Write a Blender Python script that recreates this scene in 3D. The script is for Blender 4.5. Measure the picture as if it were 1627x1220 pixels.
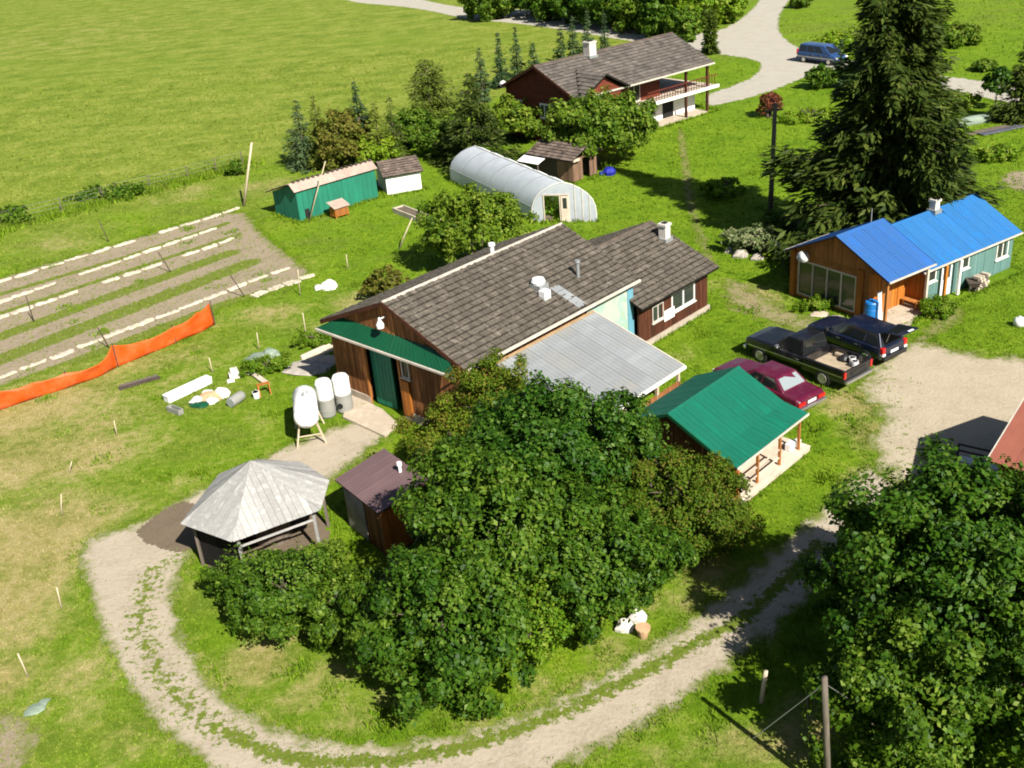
import bpy, bmesh, math, random
import numpy as np
from mathutils import Vector, Matrix
R = math.radians
PI = math.pi
for o in list(bpy.data.objects): bpy.data.objects.remove(o, do_unlink=True)
SC = bpy.context.scene
COL = SC.collection
rng = np.random.default_rng(7)
random.seed(7)

# ------------------------------------------------------------------ camera, sky, sun, exposure
CAMH, FPX, PITCH, ROLL = 21.8, 1697.0, R(26.55), R(5.18)
IW, IH = 1627.0, 1220.0
_fw = Vector((0, math.cos(PITCH), -math.sin(PITCH)))
_rt0 = Vector((1, 0, 0)); _up0 = _rt0.cross(_fw)
_rt = _rt0 * math.cos(ROLL) - _up0 * math.sin(ROLL)
_up = _rt0 * math.sin(ROLL) + _up0 * math.cos(ROLL)
cd = bpy.data.cameras.new('camera'); cam = bpy.data.objects.new('camera', cd); COL.objects.link(cam)
cd.sensor_width = 36.0; cd.lens = 36.0 * FPX / IW; cd.clip_start = 0.5; cd.clip_end = 5000
m = Matrix((( _rt.x, _up.x, -_fw.x, 0), (_rt.y, _up.y, -_fw.y, 0), (_rt.z, _up.z, -_fw.z, CAMH), (0, 0, 0, 1)))
cam.matrix_world = m
SC.camera = cam
SUN_AZ, SUN_EL = R(-60), R(42)          # where the sun stands: to the right and a little behind the camera
w = bpy.data.worlds.new('World'); SC.world = w; w.use_nodes = True
nt = w.node_tree; nt.nodes.clear()
sky = nt.nodes.new('ShaderNodeTexSky'); sky.sky_type = 'NISHITA'; sky.sun_disc = False
sky.sun_elevation = SUN_EL; sky.sun_rotation = R(90) - SUN_AZ
bg = nt.nodes.new('ShaderNodeBackground'); bg.inputs[1].default_value = 0.042
wo = nt.nodes.new('ShaderNodeOutputWorld')
nt.links.new(sky.outputs[0], bg.inputs[0]); nt.links.new(bg.outputs[0], wo.inputs[0])
sl = bpy.data.lights.new('sun', 'SUN'); sl.energy = 5.0; sl.angle = R(0.53); sl.color = (1.0, 0.95, 0.86)
so = bpy.data.objects.new('sun', sl); COL.objects.link(so)
sd = Vector((math.cos(SUN_AZ) * math.cos(SUN_EL), math.sin(SUN_AZ) * math.cos(SUN_EL), math.sin(SUN_EL)))
so.rotation_euler = sd.to_track_quat('Z', 'Y').to_euler(); so.location = (20, -20, 40)
vs = SC.view_settings
vs.view_transform = 'Standard'; vs.look = 'None'; vs.exposure = 1.0; vs.gamma = 1.0; vs.use_curve_mapping = False
SC.render.engine = 'CYCLES'; SC.cycles.max_bounces = 5; SC.cycles.diffuse_bounces = 2; SC.cycles.transparent_max_bounces = 6
SC.cycles.pixel_filter_type = 'BLACKMAN_HARRIS'; SC.cycles.filter_width = 1.9

def at(u, v, z=0.0):
    """where the photo's pixel (u, v) meets the level z: used to survey the place"""
    d = _rt * ((u - IW / 2) / FPX) + _up * ((IH / 2 - v) / FPX) + _fw
    t = (z - CAMH) / d.z
    p = d * t
    return Vector((p.x, p.y, z))
def at2(u, v, z=0.0):
    p = at(u, v, z); return (p.x, p.y)

# ------------------------------------------------------------------ materials
MATS = {}
def _new(name):
    mt = bpy.data.materials.new(name); mt.use_nodes = True
    n = mt.node_tree; b = n.nodes['Principled BSDF']; MATS[name] = mt
    return mt, n, b
def _ramp(n, cols, pos=None):
    r = n.nodes.new('ShaderNodeValToRGB'); e = r.color_ramp.elements
    k = len(cols)
    while len(e) < k: e.new(0.5)
    for i, c in enumerate(cols):
        e[i].position = pos[i] if pos else i / (k - 1); e[i].color = (*c, 1)
    return r
def _noise(n, vec, scale, detail=4, rough=.6, dist=0.0):
    t = n.nodes.new('ShaderNodeTexNoise'); t.inputs['Scale'].default_value = scale
    t.inputs['Detail'].default_value = detail; t.inputs['Roughness'].default_value = rough; t.inputs['Distortion'].default_value = dist
    if vec: n.links.new(vec, t.inputs['Vector'])
    return t
def _mix(n, a, b, fac, mode='MIX'):
    m = n.nodes.new('ShaderNodeMix'); m.data_type = 'RGBA'; m.blend_type = mode
    for s, i in ((fac, 0), (a, 6), (b, 7)):
        if isinstance(s, (int, float)): m.inputs[i].default_value = s
        elif isinstance(s, tuple): m.inputs[i].default_value = (*s, 1)
        else: n.links.new(s, m.inputs[i])
    return m.outputs[2]
def _math(n, op, a, b=0.0, clamp=False):
    m = n.nodes.new('ShaderNodeMath'); m.operation = op; m.use_clamp = clamp
    for i, s in enumerate((a, b)):
        if isinstance(s, (int, float)): m.inputs[i].default_value = s
        else: n.links.new(s, m.inputs[i])
    return m.outputs[0]
def _smooth(n, x, lo, hi):
    m = n.nodes.new('ShaderNodeMapRange'); m.interpolation_type = 'SMOOTHSTEP'
    n.links.new(x, m.inputs[0]); m.inputs[1].default_value = lo; m.inputs[2].default_value = hi
    return m.outputs[0]
def _attr(n, name):
    a = n.nodes.new('ShaderNodeAttribute'); a.attribute_name = name; return a
def _bump(n, b, h, strength, dist=0.02):
    bp = n.nodes.new('ShaderNodeBump'); bp.inputs['Strength'].default_value = strength; bp.inputs['Distance'].default_value = dist
    n.links.new(h, bp.inputs['Height']); n.links.new(bp.outputs[0], b.inputs['Normal'])
def pm(name, c1, c2=None, scale=3.0, rough=.7, bump=0.0, metal=0.0, spec=.4, stretch=(1, 1, 1), objrand=0.0, detail=5, c3=None, p=(.3, .7), attr=0.0):
    """a surface of one colour with stains and grain; objrand varies it from piece to piece"""
    mt, n, b = _new(name)
    c2 = c2 or tuple(x * .75 for x in c1)
    tc = n.nodes.new('ShaderNodeTexCoord'); mp = n.nodes.new('ShaderNodeMapping'); mp.inputs['Scale'].default_value = stretch
    n.links.new(tc.outputs['Object'], mp.inputs[0])
    vec = mp.outputs[0]
    oi = n.nodes.new('ShaderNodeObjectInfo')
    if objrand:
        va = n.nodes.new('ShaderNodeVectorMath'); va.operation = 'ADD'
        n.links.new(vec, va.inputs[0])
        cx = n.nodes.new('ShaderNodeCombineXYZ'); n.links.new(_math(n, 'MULTIPLY', oi.outputs['Random'], 37.0), cx.inputs[0]); n.links.new(_math(n, 'MULTIPLY', oi.outputs['Random'], 91.0), cx.inputs[1])
        n.links.new(cx.outputs[0], va.inputs[1]); vec = va.outputs[0]
    t = _noise(n, vec, scale, detail)
    cols = [c1, c2] if c3 is None else [c1, c2, c3]
    r = _ramp(n, cols, list(p) if c3 is None else [p[0], (p[0] + p[1]) / 2, p[1]])
    n.links.new(t.outputs[0], r.inputs[0]); col = r.outputs[0]
    if attr:
        v = _math(n, 'ADD', _math(n, 'MULTIPLY', _attr(n, 'tint').outputs['Fac'], 2 * attr), 1 - attr); cv = n.nodes.new('ShaderNodeCombineColor')
        for i in range(3): n.links.new(v, cv.inputs[i])
        col = _mix(n, col, cv.outputs[0], 1.0, 'MULTIPLY')
    if objrand:
        v = _math(n, 'ADD', _math(n, 'MULTIPLY', oi.outputs['Random'], 2 * objrand), 1 - objrand)
        cv = n.nodes.new('ShaderNodeCombineColor')
        for i in range(3): n.links.new(v, cv.inputs[i])
        col = _mix(n, col, cv.outputs[0], 1.0, 'MULTIPLY')
    n.links.new(col, b.inputs['Base Color'])
    b.inputs['Roughness'].default_value = rough; b.inputs['Metallic'].default_value = metal; b.inputs['Specular IOR Level'].default_value = spec
    if bump:
        t2 = _noise(n, vec, scale * 6, 4); _bump(n, b, t2.outputs[0], bump)
    return mt
def leafmat(name, cols, rough=.5, trans=.25, spec=.3):
    """leaves: each leaf its own tint (attribute), a little light let through"""
    mt, n, b = _new(name)
    a = _attr(n, 'tint'); r = _ramp(n, cols); n.links.new(a.outputs['Fac'], r.inputs[0])
    oi = n.nodes.new('ShaderNodeObjectInfo')
    hsv = n.nodes.new('ShaderNodeHueSaturation'); n.links.new(r.outputs[0], hsv.inputs['Color'])
    n.links.new(_math(n, 'ADD', _math(n, 'MULTIPLY', oi.outputs['Random'], .4), .8), hsv.inputs['Value'])
    n.links.new(_math(n, 'ADD', _math(n, 'MULTIPLY', oi.outputs['Random'], -.03), .515), hsv.inputs['Hue'])
    c = hsv.outputs[0]
    n.links.new(c, b.inputs['Base Color']); b.inputs['Roughness'].default_value = rough; b.inputs['Specular IOR Level'].default_value = spec
    tr = n.nodes.new('ShaderNodeBsdfTranslucent'); n.links.new(_mix(n, c, (.35, .5, .05), .25), tr.inputs[0])
    mx = n.nodes.new('ShaderNodeMixShader'); mx.inputs[0].default_value = trans
    n.links.new(b.outputs[0], mx.inputs[1]); n.links.new(tr.outputs[0], mx.inputs[2])
    n.links.new(mx.outputs[0], n.nodes['Material Output'].inputs[0])
    return mt

G_LUSH = [(.062, .126, .004), (.108, .186, .006), (.178, .242, .016)]
G_PAST = [(.090, .138, .012), (.155, .200, .022), (.240, .252, .055)]
G_DRY = [(.175, .165, .040), (.265, .230, .085), (.345, .280, .140)]
def grassmat(name, ground=True):
    mt, n, b = _new(name)
    tc = n.nodes.new('ShaderNodeTexCoord'); vec = tc.outputs['Object']
    fine = _noise(n, vec, 2.2, 8, .72); mid = _noise(n, vec, .32, 5, .6, .4); big = _noise(n, vec, .045, 4, .55)
    mp = n.nodes.new('ShaderNodeMapping'); mp.inputs['Scale'].default_value = (.10, .42, 1); mp.inputs['Rotation'].default_value = (0, 0, R(12)); n.links.new(vec, mp.inputs[0])
    streak = _noise(n, mp.outputs[0], 1.0, 5, .6)
    if ground: x = _math(n, 'ADD', _math(n, 'MULTIPLY', fine.outputs[0], .6), _math(n, 'MULTIPLY', mid.outputs[0], .4))
    else: x = _smooth(n, _math(n, 'ADD', _math(n, 'MULTIPLY', _attr(n, 'tint').outputs['Fac'], .45), _math(n, 'ADD', _math(n, 'MULTIPLY', mid.outputs[0], .3), _math(n, 'MULTIPLY', fine.outputs[0], .25))), .25, .75)
    if ground: x = _smooth(n, x, .3, .72)
    cl = _ramp(n, G_LUSH); cp = _ramp(n, G_PAST); cdr = _ramp(n, G_DRY)
    for r in (cl, cdr): n.links.new(x, r.inputs[0])
    rough_ = _noise(n, vec, .75, 7, .8)
    n.links.new(_smooth(n, _math(n, 'ADD', _math(n, 'MULTIPLY', x, .30), _math(n, 'ADD', _math(n, 'MULTIPLY', rough_.outputs[0], .40), _math(n, 'MULTIPLY', streak.outputs[0], .30))), .33, .68), cp.inputs[0])
    lush = _attr(n, 'lush').outputs['Fac']; dry = _attr(n, 'dry').outputs['Fac']
    wob = _math(n, 'SUBTRACT', mid.outputs[0], .5); wob2 = _math(n, 'SUBTRACT', streak.outputs[0], .5)
    lf = _smooth(n, _math(n, 'ADD', lush, _math(n, 'MULTIPLY', _math(n, 'ADD', wob, wob2), 1.4)), .2, .8)
    df = _smooth(n, _math(n, 'ADD', dry, _math(n, 'MULTIPLY', _math(n, 'ADD', wob, _math(n, 'MULTIPLY', _math(n, 'SUBTRACT', fine.outputs[0], .5), .8)), .9)), .3, .85)
    c = _mix(n, _mix(n, cp.outputs[0], cl.outputs[0], lf), cdr.outputs[0], df)
    c = _mix(n, c, (.115, .185, .012), _math(n, 'MULTIPLY', _smooth(n, big.outputs[0], .5, .7), .35))
    n.links.new(c, b.inputs['Base Color']); b.inputs['Roughness'].default_value = .85; b.inputs['Specular IOR Level'].default_value = .12
    if ground:
        _bump(n, b, _noise(n, vec, 5.0, 6, .75).outputs[0], .55, .14)
    return mt
def gravelmat(name, c1, c2, grass=.5, edge=.5):
    """packed gravel with worn ruts; grass creeps in from the edges and in patches"""
    mt, n, b = _new(name)
    tc = n.nodes.new('ShaderNodeTexCoord'); vec = tc.outputs['Object']
    f = _noise(n, vec, 7.0, 7, .75); md = _noise(n, vec, .8, 6, .65, .5); bg_ = _noise(n, vec, .16, 3)
    r = _ramp(n, [c2, c1, tuple(min(1, x * 1.12) for x in c1)], [.28, .52, .75])
    n.links.new(_math(n, 'ADD', _math(n, 'MULTIPLY', f.outputs[0], .55), _math(n, 'MULTIPLY', md.outputs[0], .45)), r.inputs[0])
    e = _attr(n, 'edge').outputs['Fac']; g = _attr(n, 'weed').outputs['Fac']
    gr = _ramp(n, [(.060, .095, .008), (.115, .150, .020), (.19, .18, .055)]); n.links.new(f.outputs[0], gr.inputs[0])
    wob = _math(n, 'SUBTRACT', _noise(n, vec, 1.6, 6, .75).outputs[0], .5)
    ef = _math(n, 'SUBTRACT', 1.0, _smooth(n, _math(n, 'ADD', e, _math(n, 'MULTIPLY', wob, 2.2 * edge)), .0, edge))
    spots = _math(n, 'SUBTRACT', _noise(n, vec, 4.2, 5, .7).outputs[0], .5)
    pf = _smooth(n, _math(n, 'ADD', g, _math(n, 'ADD', _math(n, 'MULTIPLY', wob, .7), _math(n, 'MULTIPLY', spots, 1.9))), .52, .72)
    c = _mix(n, r.outputs[0], gr.outputs[0], _math(n, 'MAXIMUM', ef, pf))
    n.links.new(c, b.inputs['Base Color']); b.inputs['Roughness'].default_value = .95; b.inputs['Specular IOR Level'].default_value = .1
    _bump(n, b, _math(n, 'ADD', f.outputs[0], md.outputs[0]), .8, .05)
    return mt

grassmat('ground_grass'); grassmat('grass_blade', False)
gravelmat('gravel', (.375, .320, .245), (.250, .205, .145), edge=.6)
gravelmat('lot_gravel', (.375, .320, .235), (.270, .222, .152), edge=.9)
gravelmat('road_gravel', (.36, .335, .28), (.28, .255, .208), edge=.4)
gravelmat('garden_soil', (.265, .215, .152), (.180, .140, .096), edge=.8)
gravelmat('shaded_earth', (.150, .115, .080), (.100, .076, .052), edge=.05)  # earth brown with the pavilion's shade put into the colour
gravelmat('worn_earth', (.245, .205, .115), (.16, .155, .055), edge=1.1)
pm('shade_black', (.016, .014, .013), (.010, .009, .009), 2, .9, .2, spec=.08, objrand=.3)  # near-black that stands in for the shade under the pavilion roof
pm('felt', (.020, .018, .015), (.014, .012, .011), 3, .95, .2, spec=.05)
pm('shake', (.185, .160, .130), (.085, .073, .058), 2.0, .9, .5, spec=.12, attr=.20, c3=(.125, .108, .088), p=(.25, .75))
pm('shake_far', (.130, .112, .096), (.075, .066, .058), 1.0, .9, .4, spec=.12, attr=.25)
pm('shake_brown', (.165, .125, .102), (.085, .066, .055), 2, .9, .4, spec=.12, attr=.3)
pm('board_brown', (.45, .195, .070), (.170, .066, .024), 1.3, .8, .35, spec=.2, stretch=(6, 6, .7), objrand=.32, c3=(.260, .105, .037))
pm('board_dark', (.090, .030, .014), (.040, .014, .008), 1.5, .8, .35, spec=.2, stretch=(6, 6, .7), objrand=.25)
pm('board_orange', (.42, .145, .020), (.28, .088, .013), 1.2, .65, .2, spec=.25, stretch=(5, 5, .6), objrand=.18)
pm('board_amber', (.40, .155, .040), (.22, .085, .022), 1.2, .7, .2, spec=.25, stretch=(5, 5, .6), objrand=.2)
pm('board_red', (.155, .034, .018), (.090, .020, .012), 1.2, .75, .2, spec=.25, stretch=(.6, .6, 6), objrand=.12)
pm('board_grey', (.42, .41, .385), (.28, .273, .26), 1.2, .85, .3, spec=.2, stretch=(3, 3, 3), objrand=.17, c3=(.35, .34, .322))
pm('board_pale', (.58, .50, .40), (.42, .35, .27), 2, .85, .25, spec=.2, objrand=.15)
pm('mulch_sheet', (.60, .53, .43), (.42, .355, .27), 3, .9, .4, spec=.1, objrand=.12)
pm('foundation', (.44, .38, .30), (.30, .25, .19), 2, .9, .3, spec=.15)
pm('concrete', (.50, .42, .33), (.38, .315, .24), 1.6, .9, .25, spec=.2, c3=(.45, .38, .295))
pm('trim_white', (.78, .76, .70), (.62, .60, .55), 3, .55, .05)
pm('trim_pale', (.55, .50, .43), (.40, .36, .30), 2.5, .7, .1)
pm('metal_galv', (.37, .39, .39), (.30, .315, .32), .7, .42, .05, metal=.35, spec=.5, stretch=(.25, 1, 1), objrand=.07, c3=(.34, .335, .31))
pm('rust_edge', (.42, .29, .16), (.30, .20, .11), 2, .7, .1)
pm('metal_green', (.003, .122, .074), (.005, .096, .060), .9, .6, .02, spec=.2, stretch=(3, 1, 1), objrand=.07, c3=(.003, .112, .068))
pm('metal_green_dark', (.004, .075, .030), (.003, .055, .022), .8, .45, .05, spec=.5)
pm('metal_blue', (.022, .112, .36), (.030, .100, .28), .9, .55, .02, spec=.25, stretch=(3, 1, 1), objrand=.06, c3=(.026, .104, .285))
pm('metal_blue2', (.016, .145, .39), (.024, .120, .31), .9, .55, .02, spec=.25, stretch=(3, 1, 1), objrand=.06, c3=(.022, .135, .315))
pm('metal_brown', (.135, .085, .085), (.105, .066, .068), .8, .5, .05, spec=.4, objrand=.08)
pm('metal_redbrown', (.250, .085, .055), (.195, .062, .042), .9, .6, .05, spec=.3, objrand=.08)
pm('paint_green', (.012, .175, .105), (.010, .125, .078), 1.2, .7, .15, stretch=(3, 3, .6), objrand=.12)
pm('paint_teal', (.110, .205, .185), (.082, .165, .152), 1.2, .7, .1, stretch=(3, 3, .6), objrand=.08)
pm('paint_lightblue', (.13, .32, .39), (.10, .26, .33), 1.5, .7, .05)
pm('cloth_pink', (.38, .29, .24), (.29, .21, .17), 1.8, .7, .1, objrand=.1)
pm('garden_soil_plain', (.14, .11, .075), (.085, .066, .045), 4, .95, .5)
pm('board_brown2', (.22, .13, .085), (.12, .07, .045), 1.4, .85, .3, spec=.2, stretch=(6, 6, .7), objrand=.25)
pm('tank_slate', (.09, .09, .11), (.06, .06, .075), 2.5, .6, .05)
pm('tank_leaf_shade', (.82, .82, .80), (.36, .37, .35), 3.2, .45, .03, p=(.52, .66))  # dappled leaf shadow painted as grey blotches on the white
pm('paint_white', (.80, .79, .77), (.70, .69, .67), 1.5, .6, .05)
pm('tank_white', (.82, .82, .80), (.70, .70, .68), 2.0, .4, .03)
pm('tank_grey', (.27, .27, .245), (.21, .21, .19), 2.5, .5, .05)
pm('pole_wood', (.165, .135, .105), (.085, .068, .052), 2.0, .85, .4, stretch=(4, 4, .5))
pm('pole_pale', (.55, .46, .33), (.38, .31, .21), 2.0, .85, .3, stretch=(4, 4, .5))
pm('stake_dark', (.075, .055, .040), (.045, .034, .026), 3, .85, .3)
pm('bark', (.115, .088, .066), (.060, .046, .035), 3, .95, .8, stretch=(3, 3, .8))
pm('brick_pale', (.60, .56, .50), (.48, .44, .39), 3, .85, .2)
pm('rock', (.40, .36, .31), (.24, .21, .18), 2.5, .9, .6, objrand=.2)
pm('rubber', (.022, .021, .020), (.015, .015, .015), 4, .8, .1)
pm('chrome', (.66, .66, .65), (.55, .55, .54), 3, .25, 0, metal=.9)
pm('rim_steel', (.50, .47, .40), (.34, .31, .26), 4, .45, 0, metal=.5)
pm('dark_void', (.012, .011, .010), (.008, .008, .008), 2, .9)
pm('wire', (.32, .32, .31), (.25, .25, .24), 3, .5, 0, metal=.6)
pm('tarp_green', (.15, .20, .15), (.22, .27, .21), 2, .6, .2)
pm('cloth_pale', (.72, .69, .66), (.50, .45, .40), 3, .85, .3)
pm('blue_plastic', (.012, .16, .46), (.010, .13, .38), 2, .35, .02, spec=.5)
pm('deep_blue', (.01, .02, .30), (.01, .015, .2), 2, .5)
pm('tan_cloth', (.55, .35, .20), (.36, .22, .12), 3, .85, .3)
pm('taillight', (.55, .012, .010), (.45, .01, .01), 3, .2, 0, spec=.6)
pm('lamp_glass', (.75, .74, .70), (.6, .6, .58), 3, .15, 0, spec=.7)
pm('black_trim', (.012, .012, .013), (.018, .018, .018), 3, .5, 0)
pm('bed_floor', (.40, .32, .22), (.26, .20, .135), 2.5, .85, .2)
def paintmat(name, c):
    mt, n, b = _new(name)
    tc = n.nodes.new('ShaderNodeTexCoord'); t = _noise(n, tc.outputs['Object'], 1.5, 4)
    dust = _mix(n, c, (.30, .27, .22), _math(n, 'MULTIPLY', _smooth(n, t.outputs[0], .45, .8), .10))
    n.links.new(dust, b.inputs['Base Color']); b.inputs['Roughness'].default_value = .30; b.inputs['Specular IOR Level'].default_value = .5
    b.inputs['Coat Weight'].default_value = .5; b.inputs['Coat Roughness'].default_value = .12
paintmat('paint_black', (.006, .006, .008)); paintmat('paint_navy', (.005, .009, .026)); paintmat('paint_maroon', (.085, .003, .020)); paintmat('paint_vanblue', (.022, .060, .175))
def glassmat(name, c, rough=.06):
    mt, n, b = _new(name); b.inputs['Base Color'].default_value = (*c, 1); b.inputs['Roughness'].default_value = rough; b.inputs['Specular IOR Level'].default_value = .8
glassmat('glass_dark', (.012, .014, .014)); glassmat('glass_house', (.030, .036, .034), .1); glassmat('glass_pale', (.22, .25, .26), .15)
def netmat():
    mt, n, b = _new('orange_net')
    tc = n.nodes.new('ShaderNodeTexCoord'); t = _noise(n, tc.outputs['Object'], 2.0, 4)
    r = _ramp(n, [(.82, .12, .010), (.86, .22, .07)], [.4, .8]); n.links.new(t.outputs[0], r.inputs[0])
    n.links.new(r.outputs[0], b.inputs['Base Color']); b.inputs['Roughness'].default_value = .5
    tr = n.nodes.new('ShaderNodeBsdfTranslucent'); tr.inputs[0].default_value = (.85, .16, .02, 1)
    mx = n.nodes.new('ShaderNodeMixShader'); mx.inputs[0].default_value = .35
    n.links.new(b.outputs[0], mx.inputs[1]); n.links.new(tr.outputs[0], mx.inputs[2])
    tp = n.nodes.new('ShaderNodeBsdfTransparent'); m2 = n.nodes.new('ShaderNodeMixShader'); m2.inputs[0].default_value = .2
    n.links.new(mx.outputs[0], m2.inputs[1]); n.links.new(tp.outputs[0], m2.inputs[2])
    n.links.new(m2.outputs[0], n.nodes['Material Output'].inputs[0])
netmat()
def filmmat():
    """greenhouse film: milky plastic that lets some light through"""
    mt, n, b = _new('film')
    tc = n.nodes.new('ShaderNodeTexCoord'); t = _noise(n, tc.outputs['Object'], 1.1, 5)
    r = _ramp(n, [(.72, .76, .83), (.58, .62, .69)], [.35, .7]); n.links.new(t.outputs[0], r.inputs[0])
    n.links.new(r.outputs[0], b.inputs['Base Color']); b.inputs['Roughness'].default_value = .38; b.inputs['Specular IOR Level'].default_value = .5
    tr = n.nodes.new('ShaderNodeBsdfTranslucent'); tr.inputs[0].default_value = (.72, .75, .78, 1)
    tp = n.nodes.new('ShaderNodeBsdfTransparent')
    mx = n.nodes.new('ShaderNodeMixShader'); mx.inputs[0].default_value = .30
    n.links.new(b.outputs[0], mx.inputs[1]); n.links.new(tr.outputs[0], mx.inputs[2])
    m2 = n.nodes.new('ShaderNodeMixShader'); m2.inputs[0].default_value = .22
    n.links.new(mx.outputs[0], m2.inputs[1]); n.links.new(tp.outputs[0], m2.inputs[2])
    n.links.new(m2.outputs[0], n.nodes['Material Output'].inputs[0])
filmmat()
def muralmat():
    mt, n, b = _new('mural')
    tc = n.nodes.new('ShaderNodeTexCoord'); t = _noise(n, tc.outputs['Object'], .9, 5, .6, 1.2)
    r = _ramp(n, [(.30, .42, .31), (.40, .46, .36), (.27, .40, .35), (.36, .40, .13)], [.25, .5, .62, .78]); n.links.new(t.outputs[0], r.inputs[0])
    n.links.new(r.outputs[0], b.inputs['Base Color']); b.inputs['Roughness'].default_value = .7
muralmat()
leafmat('leaf_maple', [(.013, .041, .002), (.029, .077, .004), (.054, .116, .007), (.108, .172, .02)], .52, .22, .16)
leafmat('leaf_right', [(.013, .041, .002), (.030, .078, .004), (.058, .122, .006), (.115, .175, .02)], .52, .24, .16)
leafmat('leaf_lilac', [(.038, .074, .004), (.070, .118, .006), (.110, .150, .010), (.150, .105, .022)], .65, .22, .1)
leafmat('leaf_apple', [(.026, .066, .003), (.058, .118, .006), (.100, .165, .010), (.17, .22, .03)], .6, .25, .15)
leafmat('leaf_light', [(.055, .125, .004), (.092, .185, .006), (.140, .225, .010), (.20, .25, .03)], .6, .3, .15)
leafmat('leaf_olive', [(.050, .070, .008), (.085, .105, .012), (.120, .110, .018), (.16, .14, .03)], .6, .2, .1)
leafmat('leaf_red', [(.06, .012, .010), (.12, .022, .016), (.17, .04, .02), (.12, .07, .02)], .6, .2, .2)
leafmat('leaf_silver', [(.08, .12, .035), (.12, .165, .055), (.18, .21, .09), (.26, .26, .14)], .6, .25, .1)
leafmat('needle', [(.014, .028, .004), (.034, .056, .007), (.070, .094, .013), (.135, .15, .03)], .6, .12, .15)
leafmat('needle_blue', [(.022, .048, .018), (.042, .080, .030), (.072, .115, .045), (.11, .155, .07)], .6, .12, .1)
leafmat('needle_yellow', [(.036, .064, .006), (.070, .105, .011), (.110, .145, .020), (.16, .175, .04)], .6, .15, .1)
def M(name): return MATS[name]

# ------------------------------------------------------------------ helpers
def tag(o, label=None, cat=None, group=None, kind=None):
    if label: o['label'] = label
    if cat: o['category'] = cat
    if group: o['group'] = group
    if kind or cat: o['kind'] = kind or 'thing'
    return o
def thing(name, label, cat, loc=(0, 0, 0), rotz=0.0, group=None):
    o = bpy.data.objects.new(name, None); COL.objects.link(o); o.empty_display_size = .3
    o.location = loc; o.rotation_euler = (0, 0, rotz)
    return tag(o, label, cat, group)
def link(name, me, parent=None, loc=None, rot=None):
    o = bpy.data.objects.new(name, me); COL.objects.link(o)
    if parent: o.parent = parent
    if loc is not None: o.location = loc
    if rot is not None: o.rotation_euler = rot
    return o
def dup(root, loc=None, rotz=None, scale=None, label=None, group=None):
    r = root.copy(); COL.objects.link(r)
    if loc is not None: r.location = loc
    if rotz is not None: r.rotation_euler = (0, 0, rotz)
    if scale is not None: r.scale = scale
    if label: r['label'] = label
    if group: r['group'] = group
    for ch in list(root.children):
        c = ch.copy(); COL.objects.link(c); c.parent = r
        for g in list(ch.children):
            d = g.copy(); COL.objects.link(d); d.parent = c
    return r
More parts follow.
